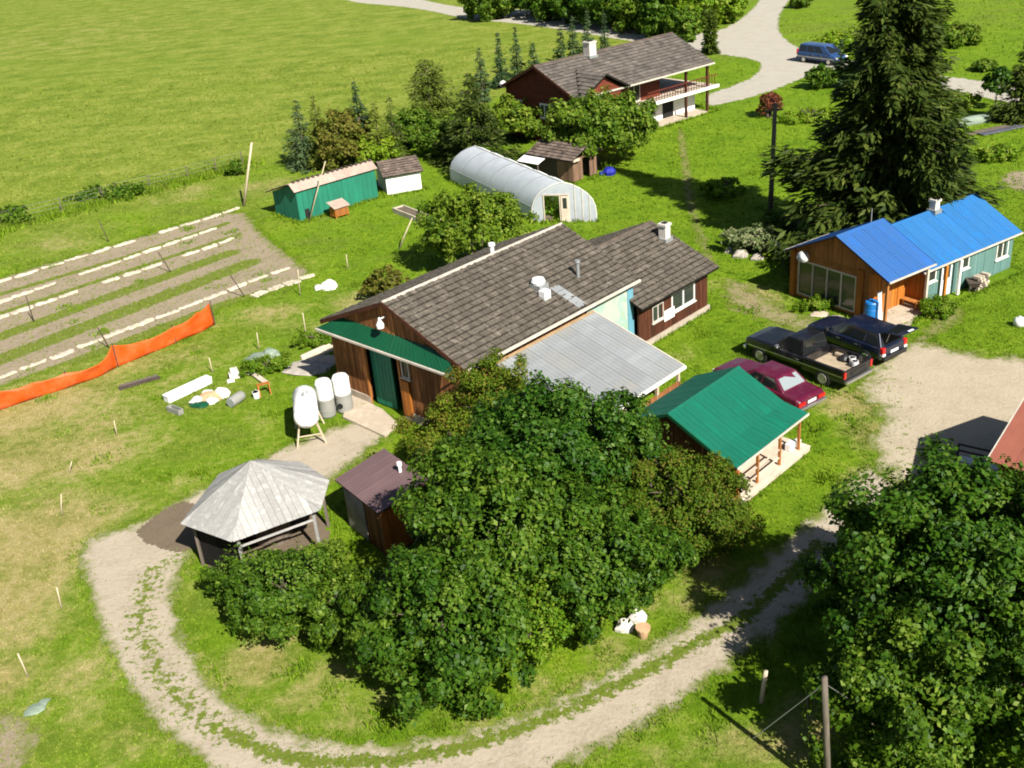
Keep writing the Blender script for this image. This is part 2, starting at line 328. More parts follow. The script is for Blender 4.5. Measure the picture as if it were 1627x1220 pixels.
class MB:
    """collects simple shapes and builds them as one mesh"""
    def __init__(s): s.v = []; s.f = []; s.m = []; s.mi = 0
    def mat(s, i): s.mi = i; return s
    def add(s, vs, fs):
        k = len(s.v); s.v += [tuple(q) for q in vs]; s.f += [tuple(i + k for i in f) for f in fs]; s.m += [s.mi] * len(fs); return s
    def box(s, x0, x1, y0, y1, z0, z1):
        vs = [(x0, y0, z0), (x1, y0, z0), (x1, y1, z0), (x0, y1, z0), (x0, y0, z1), (x1, y0, z1), (x1, y1, z1), (x0, y1, z1)]
        return s.add(vs, [(3, 2, 1, 0), (4, 5, 6, 7), (0, 1, 5, 4), (1, 2, 6, 5), (2, 3, 7, 6), (3, 0, 4, 7)])
    def hexa(s, b, t):
        return s.add(list(b) + list(t), [(3, 2, 1, 0), (4, 5, 6, 7), (0, 1, 5, 4), (1, 2, 6, 5), (2, 3, 7, 6), (3, 0, 4, 7)])
    def prism(s, poly, ext):
        n = len(poly); e = Vector(ext); a = [Vector(p) for p in poly]
        return s.add(a + [p + e for p in a], [tuple(reversed(range(n))), tuple(range(n, 2 * n))] + [(i, (i + 1) % n, n + (i + 1) % n, n + i) for i in range(n)])
    def bar(s, p0, p1, w, h=None):
        p0, p1 = Vector(p0), Vector(p1); d = (p1 - p0).normalized(); h = h or w
        u = d.cross(Vector((0, 0, 1)))
        if u.length < 1e-3: u = Vector((1, 0, 0))
        u.normalize(); q = u.cross(d).normalized()
        c = [(u * a * w / 2 + q * b * h / 2) for a, b in ((-1, -1), (1, -1), (1, 1), (-1, 1))]
        return s.hexa([p0 + k for k in c], [p1 + k for k in c])
    def tube(s, path, radii, n=8, cap=True):
        P = [Vector(p) for p in path]; k = len(P); rings = []
        if isinstance(radii, (int, float)): radii = [radii] * k
        ref = None
        for i, p in enumerate(P):
            d = (P[min(i + 1, k - 1)] - P[max(i - 1, 0)]).normalized()
            if ref is None: ref = Vector((1, 0, 0)) if abs(d.x) < .8 else Vector((0, 1, 0))
            u = (ref - d * ref.dot(d)).normalized(); q = d.cross(u); ref = u
            rings.append([p + (u * math.cos(a) + q * math.sin(a)) * radii[i] for a in [2 * PI * j / n for j in range(n)]])
        vs = [x for r in rings for x in r]; fs = []
        for i in range(k - 1):
            for j in range(n):
                a, b = i * n + j, i * n + (j + 1) % n
                fs.append((a, b, b + n, a + n))
        if cap: fs += [tuple(reversed(range(n))), tuple(range((k - 1) * n, k * n))]
        return s.add(vs, fs)
    def lathe(s, prof, n=16, c=(0, 0, 0)):
        return s.tube([(c[0], c[1], c[2] + z) for r, z in prof], [max(r, .001) for r, z in prof], n)
    def build(s, name, mats, parent=None, smooth=False, bevel=0.0, loc=None, rot=None):
        me = bpy.data.meshes.new(name); me.from_pydata(s.v, [], s.f)
        for q in (mats if isinstance(mats, (list, tuple)) else [mats]): me.materials.append(M(q))
        if any(s.m): me.polygons.foreach_set('material_index', s.m)
        if smooth: me.polygons.foreach_set('use_smooth', [True] * len(me.polygons))
        me.update()
        o = link(name, me, parent, loc, rot)
        if bevel:
            b = o.modifiers.new('bevel', 'BEVEL'); b.width = bevel; b.segments = 2; b.limit_method = 'ANGLE'
        return o
def quadmesh(name, V, nper, mat, attrs=None, smooth=False):
    """big mesh from numpy: V (N*nper,3), faces of nper corners each; attrs: point floats"""
    me = bpy.data.meshes.new(name); nv = len(V); nf = nv // nper
    me.vertices.add(nv); me.vertices.foreach_set('co', np.ascontiguousarray(V, dtype=np.float32).ravel())
    me.loops.add(nv); me.loops.foreach_set('vertex_index', np.arange(nv, dtype=np.int32))
    me.polygons.add(nf); me.polygons.foreach_set('loop_start', np.arange(0, nv, nper, dtype=np.int32))
    me.update(calc_edges=True)
    for k, a in (attrs or {}).items():
        at_ = me.attributes.new(k, 'FLOAT', 'POINT'); at_.data.foreach_set('value', np.ascontiguousarray(a, dtype=np.float32))
    me.materials.append(M(mat))
    return me
def gridmesh(name, V, Q, mat, attrs=None):
    """indexed quads/tris from numpy"""
    me = bpy.data.meshes.new(name); n = Q.shape[1]
    me.vertices.add(len(V)); me.vertices.foreach_set('co', np.ascontiguousarray(V, dtype=np.float32).ravel())
    me.loops.add(Q.size); me.loops.foreach_set('vertex_index', np.ascontiguousarray(Q, dtype=np.int32).ravel())
    me.polygons.add(len(Q)); me.polygons.foreach_set('loop_start', np.arange(0, Q.size, n, dtype=np.int32))
    me.update(calc_edges=True)
    for k, a in (attrs or {}).items():
        at_ = me.attributes.new(k, 'FLOAT', 'POINT'); at_.data.foreach_set('value', np.ascontiguousarray(a, dtype=np.float32))
    me.materials.append(M(mat))
    return me
def inpoly(X, Y, poly):
    ins = np.zeros(X.shape, bool); n = len(poly)
    for i in range(n):
        x0, y0 = poly[i]; x1, y1 = poly[(i + 1) % n]
        c = ((y0 > Y) != (y1 > Y)); xs = (x1 - x0) * (Y - y0) / ((y1 - y0) or 1e-9) + x0
        ins ^= c & (X < xs)
    return ins
def pdist(X, Y, poly, closed=True):
    d = np.full(X.shape, 1e9); n = len(poly)
    for i in range(n if closed else n - 1):
        x0, y0 = poly[i]; x1, y1 = poly[(i + 1) % n]
        dx, dy = x1 - x0, y1 - y0; L = dx * dx + dy * dy or 1e-9
        t = np.clip(((X - x0) * dx + (Y - y0) * dy) / L, 0, 1)
        d = np.minimum(d, np.hypot(X - x0 - t * dx, Y - y0 - t * dy))
    return d
def vnoise(X, Y, s, seed=0):
    """cheap smooth noise, about -1..1"""
    r = np.random.default_rng(seed); out = np.zeros(X.shape)
    for k in range(6):
        a, ph = r.uniform(0, 2 * PI), r.uniform(0, 2 * PI); f = r.uniform(.6, 1.7) / s
        out += np.sin((X * math.cos(a) + Y * math.sin(a)) * f * 2 * PI + ph + 1.3 * np.sin((X * math.sin(a) - Y * math.cos(a)) * f * 2.7 + ph * 2))
    return out / 3.2
def smooth_closed(pts, it=2):
    for _ in range(it):
        q = []
        for i in range(len(pts)):
            a, b = pts[i], pts[(i + 1) % len(pts)]
            q += [(a[0] * .75 + b[0] * .25, a[1] * .75 + b[1] * .25), (a[0] * .25 + b[0] * .75, a[1] * .25 + b[1] * .75)]
        pts = q
    return pts

# ------------------------------------------------------------------ the ground and what lies flat on it
P = lambda pts: [at2(*p) for p in pts]
LOOP = smooth_closed(P([(640, 668), (585, 722), (545, 752), (510, 772), (440, 815), (330, 855), (290, 905), (284, 960), (300, 1020), (340, 1085), (400, 1130), (480, 1163), (570, 1180), (650, 1175),
    (750, 1155), (850, 1122), (950, 1072), (1050, 1012), (1130, 955), (1200, 893), (1255, 845), (1310, 800), (1345, 765), (1385, 730), (1445, 760), (1420, 815), (1340, 905), (1260, 985), (1170, 1058),
    (1100, 1112), (1010, 1168), (900, 1224), (780, 1275), (620, 1300), (450, 1290), (340, 1240), (265, 1180), (212, 1120), (178, 1060), (148, 1000), (133, 935), (116, 885), (140, 850), (212, 834),
    (270, 800), (335, 768), (400, 733), (470, 700), (545, 672), (600, 660)]), 2)
LOT = smooth_closed(P([(1385, 735), (1372, 700), (1400, 655), (1352, 622), (1375, 590), (1420, 548), (1475, 540), (1540, 562), (1640, 566), (1720, 600), (1760, 700), (1700, 840), (1560, 830), (1450, 770), (1410, 770)]), 2)
ROAD = smooth_closed(P([(540, -16), (650, -6), (740, 14), (830, 13), (900, 27), (1000, 42), (1090, 54), (1135, 51), (1168, 36), (1197, 12), (1216, -16), (1270, -16), (1245, 15), (1236, 42), (1250, 64), (1285, 82), (1340, 93),
    (1480, 118), (1560, 127), (1640, 144), (1640, 171), (1560, 156), (1480, 138), (1400, 124), (1345, 112), (1310, 112), (1270, 128), (1215, 150), (1150, 166), (1120, 170), (1118, 150), (1160, 137), (1196, 121), (1210, 103), (1190, 93), (1150, 88),
    (1100, 80), (1050, 75), (950, 57), (830, 38), (740, 31), (660, 12), (540, 3)]), 2)
BEDS = smooth_closed(P([(-60, 462), (0, 440), (180, 388), (385, 325), (420, 372), (470, 410), (505, 436), (420, 470), (345, 492), (180, 560), (0, 615), (-60, 640)]), 1)
WORN = smooth_closed(P([(1143, 440), (1180, 442), (1235, 480), (1300, 508), (1350, 530), (1300, 540), (1240, 520), (1190, 505), (1150, 490)]), 2)
TRAIL = smooth_closed(P([(1073, 203), (1088, 203), (1098, 260), (1107, 320), (1122, 370), (1145, 430), (1122, 432), (1103, 375), (1087, 325), (1079, 262)]), 1)
PATCH_SE = smooth_closed(P([(1580, 275), (1627, 268), (1680, 285), (1660, 310), (1600, 305)]), 2)
SOIL_SW = smooth_closed(P([(-40, 1120), (20, 1125), (60, 1140), (70, 1170), (40, 1230), (-40, 1260)]), 2)
PATH_E = smooth_closed(P([(1488, 498), (1520, 485), (1535, 492), (1530, 512), (1500, 530), (1465, 545), (1440, 552), (1462, 528)]), 2)
MIDSTRIP = P([(360, 1162), (430, 1198), (520, 1212), (620, 1208), (720, 1190), (800, 1168), (900, 1128), (1000, 1080), (1090, 1030), (1180, 985), (1250, 920), (1300, 865)])
RUTWEED = P([(300, 880), (245, 905), (222, 960), (225, 1010), (250, 1065), (300, 1120), (360, 1162)])

blobs_dry = [((60, 720), 5.0, .75), ((30, 660), 4.5, .8), ((130, 620), 3.5, .7), ((240, 575), 2.6, .65), ((60, 880), 3.2, .8), ((90, 980), 2.4, .55), ((420, 1050), 1.7, .8), ((520, 1070), 1.5, .6), ((620, 1130), 1.5, .6),
    ((560, 480), 3.0, .6), ((470, 520), 3.0, .5), ((620, 440), 2.5, .35), ((1300, 1150), 1.5, .7), ((1180, 1190), 1.5, .7), ((1050, 1210), 1.3, .5), ((60, 1050), 1.6, .5), ((320, 950), 1.2, .5), ((140, 1130), 1.6, .5), ((1120, 900), 1.5, .7), ((1050, 960), 1.2, .5),
    ((100, 380), 5, .55), ((280, 310), 5, .5), ((420, 300), 4, .6), ((450, 430), 3.0, .4), ((1250, 640), 1.2, .4), ((1360, 640), 1.8, .85), ((1390, 690), 1.6, .85), ((1300, 690), 1.2, .25), ((1460, 560), 1.6, .7), ((1200, 470), 2.0, .7), ((1130, 460), 2, .4), ((1240, 520), 1.6, .5),
    ((350, 1080), 1.5, .6), ((300, 1010), .9, .5), ((470, 1110), 1.3, .6), ((560, 1150), 1.2, .6), ((700, 1140), 1.0, .5), ((850, 1090), .9, .5), ((980, 1030), 1.0, .55), ((1090, 960), 1.0, .6), ((1160, 900), .9, .6), ((1150, 1200), 1.6, .6), ((1260, 1180), 1.4, .7), ((200, 1180), 1.6, .55), ((40, 1000), 2.2, .65), ((30, 900), 2.4, .7), ((150, 680), 3, .65), ((300, 560), 2.4, .6), ((430, 500), 2.6, .6), ((1100, 560), 1.5, .4), ((1330, 620), 1.2, .6), ((60, 850), 4.0, .85), ((20, 950), 3.0, .8), ((120, 720), 3.5, .75), ((60, 640), 4.0, .85), ((100, 1080), 1.6, .6), ((0, 1080), 1.6, .8), ((100, 60), 40, .40), ((300, 30), 40, .3), ((400, 140), 18, .25), ((1500, 40), 14, .25), ((800, 70), 15, .25), ((900, 50), 10, .2), ((340, 640), 1.6, .3), ((200, 700), 2.2, .35), ((160, 780), 2.0, .25)]
FENCE_L = P([(-60, 392), (0, 365), (100, 340), (180, 318), (300, 288), (385, 262), (450, 240), (600, 210), (760, 170), (830, 140), (900, 110), (1060, 95), (1130, 90)])
def zones(X, Y):
    dry = np.zeros(X.shape)
    for p, r, s in blobs_dry:
        x, y = at2(*p); dry = np.maximum(dry, s * np.exp(-((X - x) ** 2 + (Y - y) ** 2) / (2 * (r * .8) ** 2)))
    # the pasture lies beyond the left fence, the yard on this side of it
    xs = np.array([p[0] for p in FENCE_L]); ys = np.array([p[1] for p in FENCE_L])
    yl = np.interp(X, xs, ys); lush = 1 / (1 + np.exp((Y - yl) / 2.0))
    far = at2(1300, 60)
    lush = np.maximum(lush, .6 / (1 + np.exp(-(X - 22) / 4.0)))
    left = 1 / (1 + np.exp((X + 9) / 4.0)); lush = lush * (1 - .5 * left)
    dry = np.maximum(dry, .50 * left / (1 + np.exp((Y - 62) / 3.0)))
    dry = np.maximum(dry, .55 * np.exp(-pdist(X, Y, LOOP) / .55)); dry = np.maximum(dry, .5 * np.exp(-pdist(X, Y, LOT) / .8))
    return lush, dry
def axis(a, b, step, far, g=1.22):
    c = list(np.arange(a, b + 1e-6, step)); s = step; lo, hi = a, b; L, Hh = [], []
    while lo > -far: s *= g; lo -= s; L.append(lo)
    s = step
    while hi < far: s *= g; hi += s; Hh.append(hi)
    return np.array(sorted(L) + c + Hh)
xs = axis(-45, 45, .5, 1500); ys = axis(10, 115, .5, 1800)
X, Y = np.meshgrid(xs, ys); nx, ny = len(xs), len(ys)
lu, dr = zones(X, Y)
idx = np.arange(nx * ny).reshape(ny, nx)
Q = np.stack([idx[:-1, :-1], idx[:-1, 1:], idx[1:, 1:], idx[1:, :-1]], -1).reshape(-1, 4)
tag(link('ground', gridmesh('ground', np.stack([X, Y, np.zeros_like(X)], -1).reshape(-1, 3), Q, 'ground_grass', {'lush': lu.ravel(), 'dry': dr.ravel()})), kind='structure')

def patch(name, poly, mat, z, res=.25, wob=.25, weed=None, seed=1):
    """a sheet with a ragged outline laid on the ground"""
    pa = np.array(poly); x0, y0 = pa.min(0) - .5; x1, y1 = pa.max(0) + .5
    gx = np.arange(x0, x1, res); gy = np.arange(y0, y1, res); X, Y = np.meshgrid(gx, gy)
    d = pdist(X, Y, poly); d = np.where(inpoly(X, Y, poly), d, -d) + wob * (vnoise(X, Y, 1.3, seed) + .5 * vnoise(X, Y, .5, seed + 1))
    keep = d > 0; n0, n1 = X.shape
    idx = np.arange(n0 * n1).reshape(n0, n1)
    k = keep[:-1, :-1] & keep[:-1, 1:] & keep[1:, 1:] & keep[1:, :-1]
    Q = np.stack([idx[:-1, :-1], idx[:-1, 1:], idx[1:, 1:], idx[1:, :-1]], -1)[k]
    used = np.unique(Q); mp = -np.ones(n0 * n1, int); mp[used] = np.arange(len(used))
    V = np.stack([X, Y, np.full_like(X, z)], -1).reshape(-1, 3)[used]
    wd = np.zeros(len(used)) if weed is None else weed(V[:, 0], V[:, 1])
    return tag(link(name, gridmesh(name, V, mp[Q], mat, {'edge': d.ravel()[used], 'weed': wd})), kind='structure')
def loopweed(x, y):
    a = pdist(x, y, MIDSTRIP, False); b = pdist(x, y, RUTWEED, False)
    return np.maximum(np.clip(1.1 - a / .55, 0, 1) * .68, np.clip(1 - b / 1.2, 0, 1) * .50) + .17
patch('driveway', LOOP, 'gravel', .006, .1, .14, loopweed, 3)
patch('parking_lot', LOT, 'lot_gravel', .012, .12, .25, lambda x, y: np.clip(1.25 - pdist(x, y, [at2(1372, 610), at2(1372, 660), at2(1380, 720)], False) / 1.9, 0, .42), 5)
patch('road', ROAD, 'road_gravel', .008, .25, .2, None, 7)
def bedweed(x, y):
    w_ = np.zeros(x.shape)
    for ln, s in GREENROWS: w_ = np.maximum(w_, np.clip(1.2 - pdist(x, y, P(ln), False) / s, 0, .42))
    return w_ + .42
GREENROWS = [([(-30, 546), (365, 402)], .62), ([(-30, 583), (395, 418)], .75), ([(0, 468), (200, 408), (360, 355)], .3), ([(-30, 632), (345, 487), (475, 448)], .5), ([(-30, 508), (380, 372)], .28)]
patch('garden_bed', BEDS, 'garden_soil', .006, .14, .2, bedweed, 9)
patch('path', WORN, 'worn_earth', .006, .12, .25, lambda x, y: np.full(x.shape, .34), 11)
patch('path', TRAIL, 'worn_earth', .006, .15, .12, lambda x, y: np.full(x.shape, .22), 13)
patch('path', PATH_E, 'worn_earth', .006, .1, .1, lambda x, y: np.full(x.shape, .2), 14)
patch('garden_bed', PATCH_SE, 'garden_soil', .006, .25, .2, lambda x, y: np.full(x.shape, .25), 15)
patch('garden_bed', SOIL_SW, 'garden_soil', .006, .2, .15, lambda x, y: np.full(x.shape, .25), 17)
patch('earth_shadow', smooth_closed(P([(208, 850), (240, 822), (275, 800), (310, 792), (345, 830), (330, 870), (285, 882), (245, 872)]), 2), 'shaded_earth', .010, .1, .06, None, 19)  # bare soil, with part of the pavilion's cast shadow painted into it
SLAB_RAMP = [at2(561, 622), at2(591, 645), at2(608, 653), at2(633, 676), at2(612, 696), at2(545, 665)]
NOGRASS = [SLAB_RAMP, ROAD]

FOOT = []      # footprints where no grass grows
def foot(x, y, yaw, x0, x1, y0, y1):
    c, s = math.cos(yaw), math.sin(yaw)
    FOOT.append([(x + c * a - s * b, y + s * a + c * b) for a, b in ((x0, y0), (x1, y0), (x1, y1), (x0, y1))])

# ------------------------------------------------------------------ building pieces
class Face:
    """an upright wall plane: s runs along it, z up, o out of it"""
    def __init__(s, o, d, n): s.o = Vector((o[0], o[1], 0)); s.d = Vector((d[0], d[1], 0)).normalized(); s.n = Vector((n[0], n[1], 0)).normalized()
    def p(s, a, z, out=0.0): return s.o + s.d * a + s.n * out + Vector((0, 0, z))
    def slab(s, mb, s0, s1, z0, z1, o0, o1, z0b=None, z1b=None):
        z0b = z0 if z0b is None else z0b; z1b = z1 if z1b is None else z1b
        b = [s.p(s0, z0, o0), s.p(s1, z0b, o0), s.p(s1, z0b, o1), s.p(s0, z0, o1)]
        t = [s.p(s0, z1, o0), s.p(s1, z1b, o0), s.p(s1, z1b, o1), s.p(s0, z1, o1)]
        mb.hexa(b, t); return mb
def boards(parent, F, s0, s1, zb, zt, mat, bw=.2, th=.03, name='board', holes=(), gap=.012):
    """upright boards side by side, each one its own piece; zb, zt: numbers or functions of s"""
    fb = zb if callable(zb) else (lambda s: zb); ft = zt if callable(zt) else (lambda s: zt)
    n = max(1, round((s1 - s0) / bw)); w_ = (s1 - s0) / n
    for i in range(n):
        a, b = s0 + i * w_, s0 + (i + 1) * w_ - gap; mid = (a + b) / 2
        spans = [(fb(a), fb(b), ft(a), ft(b))]
        for h0, h1, hz0, hz1 in holes:
            if h0 < mid < h1:
                new = []
                for p0, p1, q0, q1 in spans:
                    if hz0 > p0 + .05: new.append((p0, p1, hz0, hz0))
                    if hz1 < min(q0, q1) - .05: new.append((hz1, hz1, q0, q1))
                spans = new
        for p0, p1, q0, q1 in spans:
            if max(q0 - p0, q1 - p1) < .04: continue
            mb = MB(); t = th + random.uniform(-.008, .012)
            F.slab(mb, a, b, p0, q0, -.004, t, p1, q1); mb.build(name, mat, parent)
def siding(parent, F, s0, s1, z0, z1, mat, bh=.22, th=.025, holes=(), name='board'):
    """level boards one above the other"""
    n = max(1, round((z1 - z0) / bh)); h = (z1 - z0) / n
    for i in range(n):
        a, b = z0 + i * h, z0 + (i + 1) * h - .012; mid = (a + b) / 2; spans = [(s0, s1)]
        for h0, h1, hz0, hz1 in holes:
            if hz0 < mid < hz1:
                new = []
                for p, q in spans:
                    if h0 > p + .05: new.append((p, min(q, h0)))
                    if h1 < q - .05: new.append((max(p, h1), q))
                spans = new
        for p, q in spans:
            mb = MB(); F.slab(mb, p, q, a, b, -.004, th + random.uniform(-.004, .006)); mb.build(name, mat, parent)
def window(parent, F, s0, s1, z0, z1, n=2, frame='trim_white', glass='glass_house', fw=.07, out=.06, sill=True):
    mb = MB()
    F.slab(mb, s0, s1, z0, z0 + fw, .0, out); F.slab(mb, s0, s1, z1 - fw, z1, .0, out)
    for i in range(n + 1):
        c = s0 + (s1 - s0) * i / n; a = min(max(c - fw / 2, s0), s1 - fw)
        F.slab(mb, a, a + fw, z0 + fw, z1 - fw, .0, out - .004)
    if sill: F.slab(mb, s0 - .06, s1 + .06, z0 - .05, z0, .0, out + .06)
    o = mb.build('window', frame, parent)
    for i in range(n):
        a = s0 + (s1 - s0) * i / n; b = s0 + (s1 - s0) * (i + 1) / n
        g = MB(); F.slab(g, a + fw * .4, b - fw * .4, z0 + fw * .6, z1 - fw * .6, .005, .022); g.build('pane', glass, o)
    return o
def slope(parent, A, B, C, D, mat, th=.12, name='roof'):
    """a roof slope: A, B along the eave, C, D along the ridge; the slab hangs below that plane"""
    A, B, C, D = map(Vector, (A, B, C, D)); n = (B - A).cross(D - A).normalized()
    if n.z < 0: n = -n
    mb = MB(); mb.hexa([q - n * th for q in (A, B, C, D)], [A, B, C, D]) if (B - A).cross(D - A).z > 0 else mb.hexa([q - n * th for q in (D, C, B, A)], [D, C, B, A])
    o = mb.build(name, mat, parent); return o
def courses(roof, A, B, C, D, mat, expo=.34, w_=.27, th=.04, name='shingle_course', seed=0):
    """rows of split shakes: each row its own piece, the shakes of uneven width and length"""
    r = random.Random(seed); A, B, C, D = map(Vector, (A, B, C, D)); n = (B - A).cross(D - A).normalized()
    if n.z < 0: n = -n
    k = max(2, round((D - A).length / expo)); up = (D - A) / k; upn = up.normalized()
    for i in range(k):
        P0 = A + (D - A) * (i / k); P1 = B + (C - B) * (i / k); L = (P1 - P0).length; u = (P1 - P0) / L
        mb = MB(); s = -.02; tn = []
        while s < L:
            e = min(s + w_ * r.uniform(.6, 1.5), L + .02); j = r.uniform(-.025, .02); t = th * r.uniform(.75, 1.3)
            a0 = P0 + u * s + upn * (j + .03); a1 = P0 + u * (e - .010) + upn * (j + .03 + r.uniform(-.008, .008)); top = 1.0 - .03 / up.length
            b0 = P0 + u * s + up * top; b1 = P0 + u * (e - .010) + up * top
            mb.hexa([a0 + n * .002, a1 + n * .002, b1 + n * .002, b0 + n * .002], [a0 + n * t, a1 + n * t, b1 + n * (t * .55), b0 + n * (t * .55)])
            tn += [r.random()] * 8; s = e
        o = mb.build(name, mat, roof); at_ = o.data.attributes.new('tint', 'FLOAT', 'POINT'); at_.data.foreach_set('value', tn)
def panels(roof, A, B, C, D, mat, pw=.9, th=.02, rib=.03, name='roof_panel', sub=3):
    """long metal sheets side by side with a raised seam and pressed ribs"""
    A, B, C, D = map(Vector, (A, B, C, D)); n = (B - A).cross(D - A).normalized()
    if n.z < 0: n = -n
    L = (B - A).length; k = max(1, round(L / pw))
    for i in range(k):
        f0, f1 = i / k, (i + 1) / k; mb = MB()
        a0, a1 = A + (B - A) * f0, A + (B - A) * f1; d0, d1 = D + (C - D) * f0, D + (C - D) * f1
        o = n * random.uniform(0, .004)
        mb.hexa([a0 + n * .002, a1 + n * .002, d1 + n * .002, d0 + n * .002], [a0 + n * th + o, a1 + n * th + o, d1 + n * th + o, d0 + n * th + o])
        for j in range(sub):
            g = j / sub + .002; q0 = a0 + (a1 - a0) * g; q1 = a0 + (a1 - a0) * (g + .035 / max(pw, .1)); e0 = d0 + (d1 - d0) * g; e1 = d0 + (d1 - d0) * (g + .035 / max(pw, .1))
            h = th + (rib if j == 0 else rib * .55)
            mb.hexa([q0 + n * th, q1 + n * th, e1 + n * th, e0 + n * th], [q0 + n * h, q1 + n * h, e1 + n * h, e0 + n * h])
        mb.build(name, mat, roof)
def ridgecap(roof, p0, p1, mat, w_=.2, h=.06, name='ridge_cap'):
    p0, p1 = Vector(p0), Vector(p1); d = (p1 - p0).normalized(); s = d.cross(Vector((0, 0, 1))).normalized() * w_
    dz = Vector((0, 0, -w_ * .42)); t = Vector((0, 0, h))
    mb = MB(); mb.add([p0 + s + dz + t * .3, p0 + t, p0 - s + dz + t * .3, p1 + s + dz + t * .3, p1 + t, p1 - s + dz + t * .3, p0 + s + dz - t * .2, p0 - s + dz - t * .2, p1 + s + dz - t * .2, p1 - s + dz - t * .2],
        [(0, 1, 4, 3), (1, 2, 5, 4), (0, 3, 8, 6), (2, 7, 9, 5), (0, 6, 7, 2, 1), (3, 4, 5, 9, 8), (6, 8, 9, 7)])
    mb.build(name, mat, roof)
def chimney(parent, x, y, z0, z1, w_, mat='brick_pale', name='chimney', d=None):
    d = d or w_
    mb = MB(); mb.box(x - w_ / 2, x + w_ / 2, y - d / 2, y + d / 2, z0, z1 - .12); mb.box(x - w_ / 2 - .05, x + w_ / 2 + .05, y - d / 2 - .05, y + d / 2 + .05, z1 - .12, z1)
    c = mb.build(name, mat, parent)
    MB().box(x - w_ * .3, x + w_ * .3, y - d * .3, y + d * .3, z1 - .02, z1 + .05).build('flue', 'dark_void', c)
    MB().box(x - w_ / 2 - .09, x + w_ / 2 + .09, y - d / 2 - .09, y + d / 2 + .09, z0, z0 + .22).build('flashing', 'metal_galv', c)
def vent(parent, x, y, z0, h, r, mat='tank_white', cap=True, name='vent_pipe'):
    mb = MB(); mb.tube([(x, y, z0), (x, y, z0 + h)], r, 10)
    if cap: mb.tube([(x, y, z0 + h + .03), (x, y, z0 + h + .14)], [r * 1.7, r * 1.5], 10); mb.tube([(x, y, z0 + h), (x, y, z0 + h + .04)], r * .8, 8)
    return mb.build(name, mat, parent, smooth=False)

# ------------------------------------------------------------------ the barn with its annex and lean-to
BX, BY, BA = -5.06, 41.25, R(45)
barn = thing('barn', 'large brown board barn with a weathered shake roof, dark annex and grey metal lean-to', 'barn', (BX, BY, 0), BA)
foot(BX, BY, BA, 0, 17.3, -4.7, 4.3); foot(BX, BY, BA, 1.6, 7.9, -9.4, -4.3)
RZ, EZ, HW = 5.48, 3.60, 4.60
gz = lambda y: RZ - (RZ - EZ) * abs(y) / HW - .14
WY = 4.28
bw = MB()
for x in (.24, 11.25):      # gable ends (core behind the boards), then long walls
    bw.add([(x, WY, .02), (x, 1.95 if x < 1 else 0, .02), (x, 1.95 if x < 1 else 0, 3.3), (x, -.3 if x < 1 else 0, 3.3), (x, -.3 if x < 1 else 0, .02), (x, -WY, .02), (x, -WY, gz(WY)), (x, 0, gz(0)), (x, WY, gz(WY))], [tuple(range(9))])
bw.box(.24, 11.25, WY - .06, WY, .02, gz(WY)); bw.box(.24, 11.25, -WY, -WY + .06, .02, gz(WY))
wall = bw.build('wall', 'board_dark', barn)
FF = Face((.24, WY), (0, -1), (-1, 0))          # the front, s from the left corner
ft = lambda s: gz(WY - s)
boards(wall, FF, 0, 2 * WY, .42, ft, 'board_brown', .2, .035, holes=[(2.33, 4.58, 0, 3.3), (4.72, 5.18, 2.1, 3.05)])
FR = Face((.24, -WY), (1, 0), (0, -1))
boards(wall, FR, 0, 7.6, .3, gz(WY), 'board_brown', .25, .03)
mb = MB(); FR.slab(mb, 7.7, 11.0, .15, gz(WY) - .05, 0, .04); mp = mb.build('mural_panel', 'mural', wall)
tag(mp, 'pale green painted mural panel')
mb = MB(); FR.slab(mb, 10.62, 11.05, .1, gz(WY) - .06, .0, .07); tag(mb.build('corner_post', 'paint_lightblue', wall), 'light blue corner post')
boards(wall, Face((11.25, WY), (0, -1), (1, 0)), 0, 2 * WY, .3, lambda s: gz(WY - s), 'board_brown', .4, .03)
for F_, a_, b_, h_ in ((FF, 0, 2.3, .42), (FF, 4.62, 8.56, .42), (FR, 0, 11, .3)): mb = MB(); F_.slab(mb, a_, b_, .0, h_, -.02, .10); mb.build('foundation', 'foundation', barn)
# the big doorway: a dark inside with a green sliding door half drawn, an orange door leaf, a jamb
d = MB(); FF.slab(d, 2.36, 3.75, .05, 3.25, -.30, -.22); dr_ = d.build('sliding_door', 'metal_green_dark', barn)
for i in range(6):
    d = MB(); FF.slab(d, 2.38 + i * .23, 2.59 + i * .23, .08, 3.2, -.22, -.19); d.build('board', 'paint_green', dr_)
d = MB(); FF.slab(d, 2.3, 4.6, .02, 3.1, -2.6, -2.5); FF.slab(d, 2.2, 2.3, .02, 3.1, -2.6, -.3); FF.slab(d, 4.6, 4.7, .02, 3.1, -2.6, -.1); d.build('inner_wall', 'paint_green', barn)
d = MB(); FF.slab(d, 4.60, 5.12, .25, 1.95, .05, .11); do = d.build('door', 'board_orange', barn); tag(do, 'bright orange plank door leaf')
for i in range(3):
    d = MB(); FF.slab(d, 4.605 + i * .173, 4.605 + (i + 1) * .173 - .014, .27, 1.93, .11, .13); d.build('board', 'board_orange', do)
d = MB(); FF.slab(d, 2.22, 2.34, .1, 3.2, .02, .09); FF.slab(d, 4.50, 4.61, .1, 3.2, .02, .09); FF.slab(d, 2.22, 4.61, 3.2, 3.32, .02, .09); d.build('door_frame', 'board_amber', barn)
window(barn, FF, 4.70, 5.20, 2.08, 3.08, 1, 'trim_pale', 'glass_house', .07, .07)
